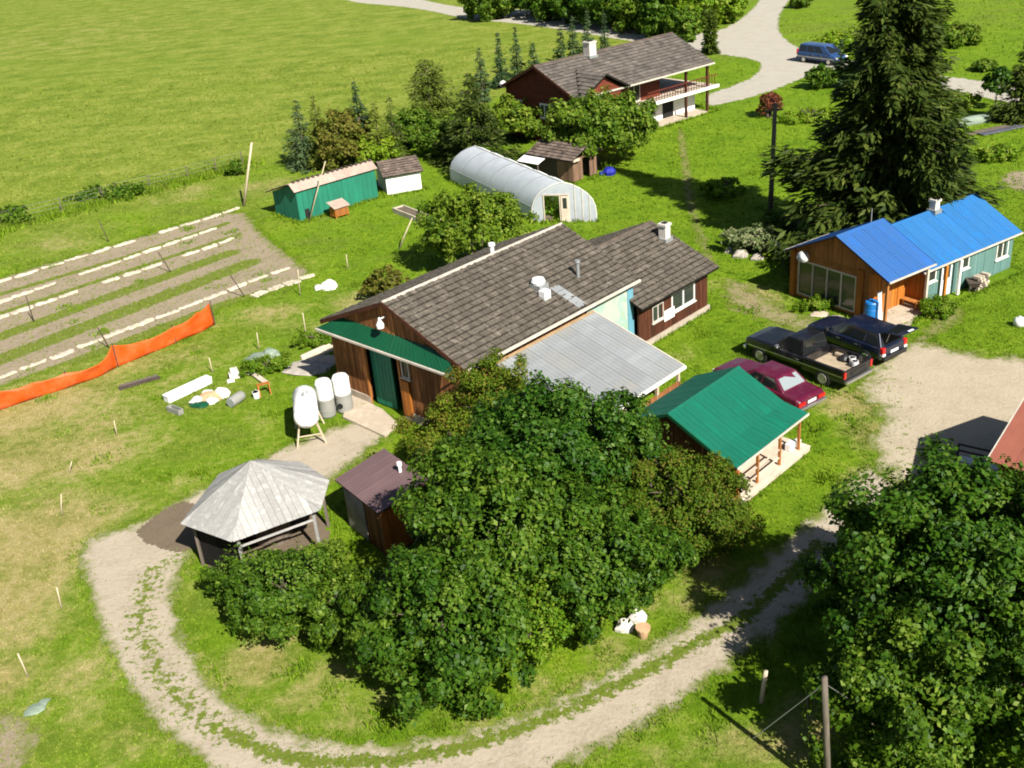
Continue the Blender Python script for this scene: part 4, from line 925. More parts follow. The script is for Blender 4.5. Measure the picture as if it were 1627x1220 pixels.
panels(ro, *q, 'cloth_pink', .6, .015, .015, sub=2)
q = ((-.25, 3.75, 1.63), (6.85, 3.75, 1.63), (6.85, .55, 2.66), (-.25, .55, 2.66)); ro = slope(gs, *q, 'board_dark', .05); panels(ro, *q, 'metal_galv', .8, .015, .015, sub=2)
for i in range(17):
    x = .2 + i * .4; MB().box(x, x + .18, .46, .64, 2.64, 2.78).build('rafter_end', 'stake_dark', gs)
wa = R(18)
wsx, wsy = -8.35, 77.35
wsd = thing('white_shed', 'small white shed with a brown shingle roof joined to the green shed', 'shed', (wsx, wsy, 0), wa)
foot(wsx, wsy, wa, 0, 3, -1.7, 1.7)
mb = MB(); mb.box(.15, 2.75, -1.42, 1.4, .02, 1.42); mb.prism([(.15, -1.42, 1.42), (.15, 1.4, 1.42), (.15, 0, 2.08)], (2.6, 0, 0)); wl = mb.build('wall', 'paint_white', wsd)
siding(wl, Face((.15, -1.42), (1, 0), (0, -1)), 0, 2.6, .04, 1.45, 'paint_white', .2, .02)
for sg in (-1, 1):
    q = ((-.05, sg * 1.68, 1.42), (2.95, sg * 1.68, 1.42), (2.95, 0, 2.22), (-.05, 0, 2.22)); ro = slope(wsd, *q, 'felt', .06); courses(ro, *q, 'shake_brown', .28, .3, .025, seed=50 + sg)
hu = thing('hutch', 'little orange wooden hutch with a pink roof against the green shed', 'hutch', at(541, 344), ga)
mb = MB(); mb.box(-.55, .55, -.3, .4, .15, .75); mb.build('box', 'board_orange', hu)
for x, y in ((-.5, -.25), (.5, -.25), (-.5, .35), (.5, .35)): MB().box(x - .04, x + .04, y - .04, y + .04, 0, .15).build('leg', 'board_amber', hu)
MB().hexa([(-.65, -.42, .74), (.65, -.42, .74), (.65, .5, 1.05), (-.65, .5, 1.05)], [(-.65, -.42, .78), (.65, -.42, .78), (.65, .5, 1.09), (-.65, .5, 1.09)]).build('roof', 'cloth_pink', hu)
mb = MB(); mb.box(-.5, -.02, -.32, -.3, .22, .68); mb.box(.02, .5, -.32, -.3, .22, .68); mb.build('door', 'board_amber', hu)

# ------------------------------------------------------------------ plastic tunnel greenhouse
g0 = Vector((4.33, 66.35, 0)); gh = thing('greenhouse', 'arched tunnel greenhouse covered in milky plastic film', 'greenhouse', g0)
acr = Vector((3.95, -1.0, 0)).normalized() * 2.1; lon = Vector((-.435, .900, 0)) * 12.6
FOOT.append([((g0 + a)[0], (g0 + a)[1]) for a in (-acr, acr, acr + lon, -acr + lon)])
prof = [(-1, 0), (-1, .55), (-.98, 1.0), (-.90, 1.45), (-.74, 1.86), (-.52, 2.2), (-.27, 2.46), (0, 2.62), (.27, 2.46), (.52, 2.2), (.74, 1.86), (.90, 1.45), (.98, 1.0), (1, .55), (1, 0)]
hoop = lambda t, k=1.0, dz=0: [acr * a * k + lon * t + Vector((0, 0, z * (1 if k == 1 else 1.005) + dz)) for a, z in prof]
mb = MB(); ns = 13
for i in range(ns):
    sag = 0 if i % 2 == 0 else -.02
    mb.v += [tuple(p) for p in hoop(i / (ns - 1), 1.0, sag)]
k = len(prof)
for i in range(ns - 1):
    for j in range(k - 1): mb.f.append((i * k + j, i * k + j + 1, (i + 1) * k + j + 1, (i + 1) * k + j)); mb.m.append(0)
fo = mb.build('film_cover', 'film', gh, smooth=True)
for i in range(7): MB().tube(hoop(i / 6, 1.006 if i == 0 else .985), .03, 6).build('hoop', 'trim_white' if i == 0 else 'metal_galv', gh)
for a, z in ((-.98, 1.0), (.98, 1.0)): MB().bar(acr * a * 1.01 + Vector((0, 0, z)), acr * a * 1.01 + lon + Vector((0, 0, z)), .04).build('purlin', 'metal_galv', gh)
MB().bar(Vector((0, 0, 2.64)), lon + Vector((0, 0, 2.64)), .05).build('ridge_pole', 'trim_white', gh)
def endwall(t, door):
    off = lon.normalized() * (-.02 if t == 0 else .02)
    pts = [acr * a * .99 + lon * t + Vector((0, 0, z * .99)) + off for a, z in prof]
    if not door: MB().add(pts, [tuple(range(len(pts)))]).build('end_film', 'film', gh); return
    lft = [pts[0], pts[1], pts[2], pts[3], pts[4], acr * -.62 + Vector((0, 0, 1.75)) + off, acr * -.62 + off]
    MB().add(lft, [tuple(range(len(lft)))]).build('end_film', 'film', gh)
    rgt = [acr * -.62 + Vector((0, 0, 1.75)) + off] + pts[4:] + [acr * .16 + off, acr * .16 + Vector((0, 0, 1.75)) + off]
    MB().add(rgt, [tuple(range(len(rgt)))]).build('end_film', 'film', gh)
    for a in (-.62, -.12, .16): MB().bar(acr * a + off * 2, acr * a + off * 2 + Vector((0, 0, 1.8)), .07).build('door_post', 'board_pale', gh)
    MB().bar(acr * -.64 + off * 2 + Vector((0, 0, 1.8)), acr * .18 + off * 2 + Vector((0, 0, 1.8)), .07).build('lintel', 'board_pale', gh)
    dv = MB(); dv.prism([acr * -.10 + off * 3, acr * .13 + off * 3, acr * .13 + off * 3 + Vector((0, 0, 1.72)), acr * -.10 + off * 3 + Vector((0, 0, 1.72))], off * 2); dd = dv.build('door', 'board_pale', gh)
    MB().prism([acr * -.05 + off * 5.2 + Vector((0, 0, .9)), acr * .08 + off * 5.2 + Vector((0, 0, .9)), acr * .08 + off * 5.2 + Vector((0, 0, 1.6)), acr * -.05 + off * 5.2 + Vector((0, 0, 1.6))], off * .3).build('pane', 'glass_house', dd)
    for a in (.35, .58, .8): MB().bar(acr * a + off * 1.5, acr * a + off * 1.5 + Vector((0, 0, 2.62 * (1 - a * a * .5))), .05).build('stud', 'trim_pale', gh)
endwall(0, True); endwall(1, False)
mb = MB()
for a in (-.55, .55): mb.prism([acr * (a - .2) + Vector((0, 0, 0)), acr * (a + .2), acr * (a + .2) + lon * .97, acr * (a - .2) + lon * .97], (0, 0, .3))
mb.build('planting_bed', 'garden_soil_plain', gh)

# ------------------------------------------------------------------ little hut under the apple tree, raised bed frame
ha = math.atan2(-3.27, 3.08)
ht = thing('hut', 'little old hut with a shake roof under the round tree', 'hut', (2.52, 77.6, 0), ha)
foot(2.52, 77.6, ha, 0, 4.5, 0, 4)
mb = MB(); mb.box(.3, 4.2, .45, .5, .02, 1.75); mb.box(.3, 4.2, 3.0, 3.05, .02, 1.75); mb.box(.3, .36, .5, 3.0, .02, 2.2); mb.box(3.2, 3.26, .5, 3.0, .02, 2.2); wl = mb.build('wall', 'stake_dark', ht)
F_ = Face((2.7, .45), (1, 0), (0, -1)); boards(wl, F_, 0, 1.5, .1, 1.72, 'board_brown2', .22, .03)
boards(wl, Face((4.2, .45), (0, 1), (1, 0)), 0, 2.5, .1, 1.72, 'board_brown2', .25, .03, holes=[(.9, 1.8, .1, 1.6)])
for y0 in (0, 3.5):
    q = ((0, y0, 1.72), (4.5, y0, 1.72), (4.5, 1.75, 2.45), (0, 1.75, 2.45)); ro = slope(ht, *q, 'felt', .08); courses(ro, *q, 'shake_brown', .3, .35, .03, seed=60 + int(y0))
MB().hexa([(-.2, -.75, 1.35), (1.9, -.75, 1.35), (1.9, .1, 1.62), (-.2, .1, 1.62)], [(-.2, -.75, 1.37), (1.9, -.75, 1.37), (1.9, .1, 1.64), (-.2, .1, 1.64)]).build('awning_sheet', 'paint_white', ht)
for x in (-.1, 1.8): MB().box(x - .03, x + .03, -.7, -.64, 0, 1.35).build('post', 'pole_wood', ht)
MB().box(4.42, 4.52, .2, .9, 1.6, 1.78).build('trim_board', 'board_pale', ht)
bl = thing('tarp_bundle', 'small deep blue tarp bundle beside the hut', 'tarp', at(968, 277))
mb = MB(); mb.lathe([(0, 0), (.45, .0), (.5, .25), (.3, .5), (.1, .55), (0, .55)], 9); mb.build('bundle', 'deep_blue', bl); MB().box(-.7, -.35, -.2, .1, 0, .25).build('fold', 'deep_blue', bl)
rf = thing('raised_bed', 'weathered timber raised bed frame in the grass behind the barn', 'bed frame', at(665, 348), math.atan2(67.37 - 72.01, -3.74 + 6.81))
mb = MB(); mb.box(-2.7, 2.7, -.45, -.37, 0, .35); mb.build('side_board', 'board_pale', rf); MB().box(-2.7, 2.7, .37, .45, 0, .35).build('side_board', 'board_pale', rf)
for x in (-2.7, 2.62): MB().box(x, x + .08, -.37, .37, 0, .34).build('end_board', 'board_pale', rf)
MB().box(-2.6, 2.6, -.36, .36, .0, .26).build('soil', 'garden_soil_plain', rf)

# ------------------------------------------------------------------ vehicles
def ring(half): return half + [(-y, z) for y, z in reversed(half) if y > 1e-4]
def loft(mb, st):
    """st: list of (x, half profile from the sill up to the centre line)"""
    rs = [[(x, y, z) for y, z in ring(h)] for x, h in st]; n = len(rs[0]); k0 = len(mb.v)
    for r in rs: mb.v += r
    for i in range(len(rs) - 1):
        for j in range(n):
            a, b = k0 + i * n + j, k0 + i * n + (j + 1) % n; mb.f.append((a, b, b + n, a + n)); mb.m.append(mb.mi)
    mb.f.append(tuple(k0 + j for j in reversed(range(n)))); mb.m.append(mb.mi)
    mb.f.append(tuple(k0 + (len(rs) - 1) * n + j for j in range(n))); mb.m.append(mb.mi)
def hp(w_, zb, zt, crown=.02, sh=.9): return [(w_ * .86, zb), (w_ * .985, zb + .14), (w_, zb + .55 * (zt - zb)), (w_ * .97, zt - .06), (w_ * sh, zt), (0, zt + crown)]
def wheel(parent, x, y, r, w_=.2, rim='rim_steel'):
    s = 1 if y > 0 else -1
    t = MB().tube([(x, y - s * w_, r), (x, y - s * w_ * .95, r), (x, y - s * .02, r), (x, y, r)], [r * .9, r, r, r * .9], 20).build('wheel', 'rubber', parent)
    MB().tube([(x, y - s * .01, r), (x, y + s * .012, r), (x, y + s * .004, r)], [r * .66, r * .6, r * .2], 14).build('rim', rim, t)
    MB().tube([(x, y - s * w_ * 1.1, r * 1.02), (x, y - s * .035, r * 1.02)], r * 1.17, 18).build('arch', 'black_trim', t)
def cabin(parent, xr0, xr1, xf1, xf0, zb, zt, wb, wt, paint, sides, rear=True, glass='glass_dark', rearglass=None, crown=.05, name='cab'):
    """the glazed top of a car: paint frame, panes let into its four sides"""
    b = [Vector((xr0, wb, zb)), Vector((xr0, -wb, zb)), Vector((xf0, -wb, zb)), Vector((xf0, wb, zb))]; t = [Vector((xr1, wt, zt)), Vector((xr1, -wt, zt)), Vector((xf1, -wt, zt)), Vector((xf1, wt, zt))]
    mb = MB(); m_ = [(p + q) / 2 for p, q in ((t[0], t[3]), (t[1], t[2]))]
    vs = b + t + [Vector(((xr1 + xf1) / 2, 0, zt + crown)), Vector((xr1, 0, zt + crown * .5)), Vector((xf1, 0, zt + crown * .5))]
    mb.add(vs, [(0, 1, 5, 9, 4), (1, 2, 6, 5), (2, 3, 7, 10, 6), (3, 0, 4, 7), (4, 9, 8), (9, 5, 8), (5, 6, 8), (6, 10, 8), (10, 7, 8), (7, 4, 8), (3, 2, 1, 0)])
    o = mb.build(name, paint, parent, bevel=.035)
    def pane(c0, c1, c2, c3, nm, gm):
        n = (c1 - c0).cross(c3 - c0).normalized(); ce = (c0 + c1 + c2 + c3) / 4
        if n.dot(ce - Vector(((xr0 + xf0) / 2, 0, (zb + zt) / 2))) < 0: n = -n
        pl = [c0, c1, c2, c3]
        if (c1 - c0).cross(c2 - c0).dot(n) < 0: pl = pl[::-1]
        MB().prism([p + n * .002 for p in pl], n * .008).build(nm, gm, o)
    def face(b0, b1, t0, t1, u0, u1, v0, v1, nm, gm):
        f = lambda u, v: (b0.lerp(b1, u)).lerp(t0.lerp(t1, u), v)
        pane(f(u0, v0), f(u1, v0), f(u1, v1), f(u0, v1), nm, gm)
    face(b[2], b[3], t[2], t[3], .06, .94, .10, .9, 'windshield', glass)
    if rear: face(b[0], b[1], t[0], t[1], .08, .92, .12, .88, 'rear_window', rearglass or glass)
    for u0, u1 in sides:
        face(b[0], b[3], t[0], t[3], u0, u1, .10, .86, 'side_window', glass); face(b[1], b[2], t[1], t[2], u0, u1, .10, .86, 'side_window', glass)
    return o
def mirror(parent, x, y, z, mat='black_trim'):
    for s in (1, -1): MB().box(x - .06, x + .06, s * y - .02 if s > 0 else s * y - .16, s * y + .16 if s > 0 else s * y + .02, z, z + .15).build('mirror', mat, parent, bevel=.02)

# black pickup
pk = thing('pickup_truck', 'black single cab pickup truck with a tan load bed', 'pickup truck', (13.1, 42.68, 0), R(125.8))
FOOT.append([(13.1 + math.cos(R(125.8)) * a - math.sin(R(125.8)) * b, 42.68 + math.sin(R(125.8)) * a + math.cos(R(125.8)) * b) for a, b in ((-2.8, -1), (2.7, -1), (2.7, 1), (-2.8, 1))])
mb = MB(); loft(mb, [(-.65, hp(.95, .45, 1.02)), (1.0, hp(.96, .45, 1.05)), (1.1, hp(.96, .45, 1.09)), (2.2, hp(.94, .45, 1.06)), (2.62, hp(.88, .5, .98, .02, .85))]); mb.build('body', 'paint_black', pk, bevel=.03)
mb = MB(); mb.box(-2.75, -.66, -.96, .96, .45, .62)
bd = mb.build('bed', 'paint_black', pk)
for s in (.90, -.90): MB().box(-2.75, -.66, s - .07, s + .07, .62, 1.04).build('bed_side', 'paint_black', pk, bevel=.03)
tg = MB().box(-2.82, -2.74, -.95, .95, .6, 1.02).build('tailgate', 'paint_black', pk, bevel=.02)
MB().box(-2.838, -2.82, -.5, .5, .72, .9).build('panel', 'black_trim', tg)
MB().box(-.72, -.66, -.83, .83, .62, 1.04).build('bulkhead', 'paint_black', pk)
MB().box(-2.73, -.73, -.82, .82, .622, .66).build('bed_floor', 'bed_floor', pk)
for s in (.83, -.83): MB().box(-1.95, -1.1, min(s, s * .76), max(s, s * .76), .66, .86).build('wheel_well', 'bed_floor', pk, bevel=.06)
cabin(pk, -.62, -.48, .35, 1.02, 1.02, 1.66, .86, .70, 'paint_black', [(.08, .5)])
mirror(pk, .72, .95, 1.08, 'chrome')
mb = MB().box(2.58, 2.74, -.92, .92, .42, .58).build('bumper', 'chrome', pk, bevel=.03); MB().box(-2.95, -2.82, -.9, .9, .42, .56).build('bumper', 'chrome', pk, bevel=.02)
MB().box(2.60, 2.645, -.55, .55, .66, .88).build('grille', 'black_trim', pk)
for s in (.72, -.72): MB().box(2.59, 2.65, s - .14, s + .14, .68, .88).build('headlight', 'lamp_glass', pk, bevel=.01)
for s in (.9, -.9): MB().box(-2.84, -2.76, s - .06, s + .06, .68, .98).build('tail_light', 'taillight', pk)
for x in (1.72, -1.72):
    for s in (.98, -.98): wheel(pk, x, s, .37, .23)
hx, hy = math.cos(R(125.8)), math.sin(R(125.8))
def inbed(name, label, cat, a, b):
    return thing(name, label, cat, (13.1 + hx * a - hy * b, 42.68 + hy * a + hx * b, .661), R(125.8))
for a, b, l in ((-2.4, -.35, 'white bucket in the pickup bed, nearer the middle'), (-2.1, -.58, 'white bucket in the pickup bed, against its far side')):
    o = inbed('bucket', l, 'bucket', a, b); MB().lathe([(0, 0), (.12, 0), (.15, .3), (.13, .3), (.1, .05), (0, .05)], 12).build('body', 'tank_white', o); MB().tube([(-.14, 0, .28), (0, .06, .36), (.14, 0, .28)], .01, 5).build('handle', 'wire', o)
o = inbed('bag', 'dark bag lying in the pickup bed', 'bag', -1.7, -.6); MB().lathe([(0, 0), (.22, .0), (.26, .12), (.16, .24), (.05, .3), (0, .3)], 9).build('body', 'black_trim', o); MB().lathe([(.03, .28), (.06, .34), (.02, .36), (0, .36)], 7).build('knot', 'black_trim', o)
def seams(parent, w_, xs, z0, z1, handles=()):
    """door gaps and handles along both sides"""
    for s_ in (1, -1):
        for x in xs: MB().box(x - .008, x + .008, min(s_ * (w_ - .02), s_ * (w_ + .004)), max(s_ * (w_ - .02), s_ * (w_ + .004)), z0, z1).build('door_gap', 'black_trim', parent)
        for x in handles: MB().box(x - .09, x + .09, min(s_ * (w_ - .01), s_ * (w_ + .02)), max(s_ * (w_ - .01), s_ * (w_ + .02)), z1 - .14, z1 - .10).build('door_handle', 'chrome', parent)
seams(pk, .955, (-.55, .85), .5, .96, (-.35,))
MB().box(-2.7, 2.4, .962, .974, .72, .76).build('side_trim', 'chrome', pk)

# dark suv with its tailgate up
sv = thing('suv', 'dark navy hatchback SUV with its tailgate raised', 'car', (15.82, 44.0, 0), R(122.8))
FOOT.append([(15.82 + math.cos(R(122.8)) * a - math.sin(R(122.8)) * b, 44.0 + math.sin(R(122.8)) * a + math.cos(R(122.8)) * b) for a, b in ((-2.2, -1), (2.3, -1), (2.3, 1), (-2.2, 1))])
mb = MB(); loft(mb, [(-2.12, hp(.80, .42, .95)), (-1.95, hp(.88, .36, 1.0)), (0, hp(.90, .34, 1.0)), (.95, hp(.90, .34, 1.0)), (1.7, hp(.87, .34, .93)), (2.1, hp(.80, .38, .84, .02, .85)), (2.25, hp(.66, .42, .72, .02, .8))]); mb.build('body', 'paint_navy', sv, bevel=.04)
cabin(sv, -2.02, -1.72, .15, 1.05, .98, 1.56, .82, .62, 'paint_navy', [(.05, .27), (.30, .53), (.56, .80)], True, 'glass_dark', 'dark_void')
mb = MB(); mb.hexa([(-2.85, .6, 1.74), (-2.85, -.6, 1.74), (-1.78, -.6, 1.60), (-1.78, .6, 1.60)], [(-2.85, .6, 1.79), (-2.85, -.6, 1.79), (-1.78, -.6, 1.66), (-1.78, .6, 1.66)]); tg = mb.build('tailgate', 'paint_navy', sv, bevel=.02)
MB().hexa([(-2.55, .48, 1.758), (-2.55, -.48, 1.758), (-1.95, -.48, 1.685), (-1.95, .48, 1.685)], [(-2.55, .48, 1.768), (-2.55, -.48, 1.768), (-1.95, -.48, 1.695), (-1.95, .48, 1.695)]).build('rear_window', 'glass_dark', tg)
MB().box(-2.83, -2.72, -.28, .05, 1.79, 1.80).build('plate', 'paint_white', tg)
for s in (.55, -.55): MB().bar((-2.05, s, 1.2), (-2.2, s, 1.66), .025).build('strut', 'chrome', sv)
MB().box(-2.22, -2.10, -.78, .78, .38, .58).build('bumper', 'black_trim', sv, bevel=.03); MB().box(2.16, 2.3, -.66, .66, .36, .5).build('bumper', 'black_trim', sv, bevel=.03)
for s in (.74, -.74):
    MB().box(-2.15, -1.98, s - .1, s + .1, .72, .98).build('tail_light', 'taillight', sv, bevel=.02); MB().box(-2.16, -2.0, s - .1, s + .1, .60, .70).build('reverse_light', 'lamp_glass', sv); MB().box(2.05, 2.2, s * .86 - .12, s * .86 + .12, .62, .74).build('headlight', 'lamp_glass', sv, bevel=.02)
mirror(sv, .85, .9, 1.0)
for x in (1.27, -1.27):
    for s in (.9, -.9): wheel(sv, x, s, .33, .2, 'chrome')

seams(sv, .90, (-.95, .05, .95), .42, .92, (-.75, .25))
MB().box(-2.13, -2.118, -.26, .26, .62, .74).build('number_plate', 'paint_white', sv)
# maroon sedan behind the cabin
rp = at(1288, 642, .45); hd = R(124)
sdn = thing('sedan', 'maroon sedan parked in the grass behind the green roofed cabin', 'car', (rp.x + 2.35 * math.cos(hd), rp.y + 2.35 * math.sin(hd), 0), hd)
mb = MB(); loft(mb, [(-2.4, hp(.78, .42, .80)), (-2.25, hp(.86, .36, .88)), (-1.2, hp(.88, .34, .93)), (.6, hp(.88, .34, .93)), (1.7, hp(.87, .34, .88)), (2.3, hp(.82, .38, .78)), (2.42, hp(.74, .42, .70))]); mb.build('body', 'paint_maroon', sdn, bevel=.04)
cabin(sdn, -1.55, -1.0, .25, .95, .92, 1.38, .78, .60, 'paint_maroon', [(.10, .46), (.50, .84)], True, 'glass_dark', 'glass_pale')
MB().box(-2.52, -2.38, -.82, .82, .40, .54).build('bumper', 'chrome', sdn, bevel=.03); MB().box(2.38, 2.52, -.78, .78, .40, .52).build('bumper', 'chrome', sdn, bevel=.03)
for s in (.6, -.6): MB().box(-2.43, -2.36, s - .2, s + .2, .60, .74).build('tail_light', 'taillight', sdn); MB().box(2.38, 2.44, s - .16, s + .16, .56, .68).build('headlight', 'lamp_glass', sdn)
mirror(sdn, .62, .88, .95, 'paint_maroon')
for x in (1.38, -1.38):
    for s in (.88, -.88): wheel(sdn, x, s, .31, .18)

seams(sdn, .88, (-.75, .12, .85), .42, .86, (-.6, .3))
MB().box(-2.418, -2.405, -.25, .25, .6, .72).build('number_plate', 'paint_white', sdn)
# blue van at the junction
vn = thing('minivan', 'blue minivan driving at the road junction', 'van', (34.05, 109.55, 0), R(-57))
mb = MB(); loft(mb, [(-2.5, hp(.86, .42, 1.0)), (-2.35, hp(.95, .36, 1.05)), (.9, hp(.95, .34, 1.05)), (1.7, hp(.93, .34, 1.0)), (2.3, hp(.86, .38, .88)), (2.5, hp(.74, .42, .74))]); mb.build('body', 'paint_vanblue', vn, bevel=.05)
cabin(vn, -2.42, -2.25, .75, 1.75, 1.03, 1.78, .88, .70, 'paint_vanblue', [(.04, .28), (.31, .54), (.57, .80)])
MB().box(-2.62, -2.48, -.85, .85, .38, .56).build('bumper', 'black_trim', vn, bevel=.03); MB().box(2.44, 2.6, -.75, .75, .36, .52).build('bumper', 'black_trim', vn, bevel=.03)
for s in (.66, -.66): MB().box(2.3, 2.5, s - .16, s + .16, .66, .82).build('headlight', 'lamp_glass', vn, bevel=.02)
for s in (.86, -.86): MB().box(-2.52, -2.4, s - .06, s + .06, .8, 1.3).build('tail_light', 'taillight', vn)
mirror(vn, 1.25, .95, 1.08)
for x in (1.58, -1.58):
    for s in (.95, -.95): wheel(vn, x, s, .34, .2, 'chrome')
seams(vn, .95, (-.6, .45, 1.35), .42, .98, (-.4, .65))
MB().box(-2.4, 2.2, -.956, -.948, .6, .66).build('side_trim', 'chrome', vn)

# ------------------------------------------------------------------ trees, shrubs and hedges
def unit(v): return v / np.maximum(np.linalg.norm(v, axis=1, keepdims=True), 1e-9)
def snoise(d, f, r):
    out = np.zeros(len(d))
    for _ in range(7):
        k = r.normal(size=3); k *= f / np.linalg.norm(k); ph = r.uniform(0, 2 * PI); k2 = r.normal(size=3) * f * .5
        out += np.sin(d @ k + ph + 1.2 * np.sin(d @ k2 + ph * 3))
    return out / 3.0
def leafmesh(name, Pp, nr, s, tint, mat, r, aspect=.62):
    n = len(Pp); t = unit(np.cross(nr, r.normal(size=(n, 3)))); b = np.cross(nr, t); s = s[:, None]
    V = np.stack([Pp - t * s, Pp - b * s * aspect + nr * s * .14, Pp + t * s, Pp + b * s * aspect + nr * s * .14], 1).reshape(-1, 3)
    return quadmesh(name, V, 4, mat, {'tint': np.repeat(tint, 4)})
def limbs(parent, h, rbase, crown_r, r, n=5, stems=1, lean=.15, z0=.3):
    mb = MB()
    for s in range(stems):
        a = r.uniform(0, 2 * PI); l = lean * h * (.8 if stems > 1 else .3); top = np.array([math.cos(a) * l, math.sin(a) * l, h * .68])
        b0 = np.array([math.cos(a) * rbase * 1.2, math.sin(a) * rbase * 1.2, -.05]) if stems > 1 else np.array([0, 0, -.05])
        pts = [b0 + (top - b0) * t + np.array([r.normal() * .04 * h * t, r.normal() * .04 * h * t, 0]) for t in (0, .15, .35, .6, .85, 1)]
        mb.tube(pts, [rbase * q for q in (1.25, 1.0, .82, .6, .35, .12)], 7)
        for i in range(n):
            t = r.uniform(z0, .85); a2 = r.uniform(0, 2 * PI); p0 = b0 + (top - b0) * t; L = crown_r * r.uniform(.3, .55)
            p1 = p0 + np.array([math.cos(a2) * L * .5, math.sin(a2) * L * .5, L * .35]); p2 = p0 + np.array([math.cos(a2) * L, math.sin(a2) * L, L * .6])
            mb.tube([p0, p1, p2], [rbase * .45 * (1 - t * .5), rbase * .25, rbase * .08], 5)
    return mb.build('trunk', 'bark', parent, smooth=True)
def broadleaf(name, label, cat, uv, h, rx, mat, n=9000, leaf=.13, ry=None, stems=1, clumps=26, seed=0, base=.18, group=None, csize=.34, up=.35, trunk=.12, off=(0, 0), spread=(.52, 1.08), droop=False):
    r = np.random.default_rng(seed + 100); p = at(*uv) if len(uv) == 2 else Vector(uv); ry = ry or rx
    if p.y < 55: n, leaf, clumps, csize = int(n * 2.2), leaf * .51, int(clumps * 2.1), csize * .60
    else: n, leaf, clumps, csize = int(n * .95), leaf * .84, int(clumps * 2), csize * .70
    o = thing(name, label, cat, (p.x + off[0], p.y + off[1], 0), 0, group)
    zc = h * (base + (1 - base) * .5); rz_ = h * (1 - base) * .5
    d = unit(r.normal(size=(clumps, 3))); d[:, 2] = np.where((d[:, 2] < -.55) & (base > .03), -d[:, 2], d[:, 2])
    q = r.uniform(*spread, clumps)[:, None]; E3 = np.array([rx, ry, rz_])
    C = d * q * E3 + np.array([0, 0, zc])
    Rm = csize * (rx + ry + rz_) / 3 * r.uniform(.65, 1.3, clumps)[:, None]; Rd = Rm * np.array([1, 1, .9]) * r.uniform(.75, 1.25, (clumps, 3))
    C[:, 2] = np.maximum(C[:, 2], Rd[:, 2] * .55 + .05)
    # one part of the leaves sits on sprays (small clumps), the other on the billowing outside of the crown
    n1 = int(n * .80); wgt = Rd[:, 0] * Rd[:, 1]; ci = r.choice(clumps, n1, p=wgt / wgt.sum()); dd = unit(r.normal(size=(n1, 3)))
    P1 = C[ci] + dd * Rd[ci] * r.uniform(.35, 1.15, n1)[:, None]; N1 = dd * .7 + d[ci] * .6; t1 = (r.normal(size=clumps) * .13)[ci]
    n2 = n - n1; d2 = unit(r.normal(size=(n2, 3))); d2[:, 2] = np.where((d2[:, 2] < -.5) & (base > .03), -d2[:, 2], d2[:, 2])
    sz_ = (rx + ry + rz_) / 3; lob = snoise(d2, 3.0 + 1.0 * sz_, r) * .22 + snoise(d2, 8 + 3.0 * sz_, r) * .19
    f = np.clip(.74 + lob, .25, 1.16) * (1 - .30 * r.uniform(0, 1, n2) ** 1.5)
    P2 = d2 * f[:, None] * E3 + np.array([0, 0, zc]); P2[:, 2] = np.maximum(P2[:, 2], r.uniform(.02, .3, n2)); N2 = d2; t2_ = lob * .5
    Pp = np.concatenate([P1, P2]); nr = unit(np.concatenate([N1, N2]) + np.array([0, 0, up]) + r.normal(size=(n, 3)) * .7)
    tint = np.clip(.5 + .24 * r.normal(size=n) + np.concatenate([t1, t2_]), 0, 1); s_ = leaf * r.uniform(.4, 1.5, n)
    kp = Pp[:, 2] > .02
    me = leafmesh('crown', Pp[kp], nr[kp], s_[kp], tint[kp], mat, r)
    link('crown', me, o)
    limbs(o, h, trunk, (rx + ry) / 2, r, 5, stems)
    return o
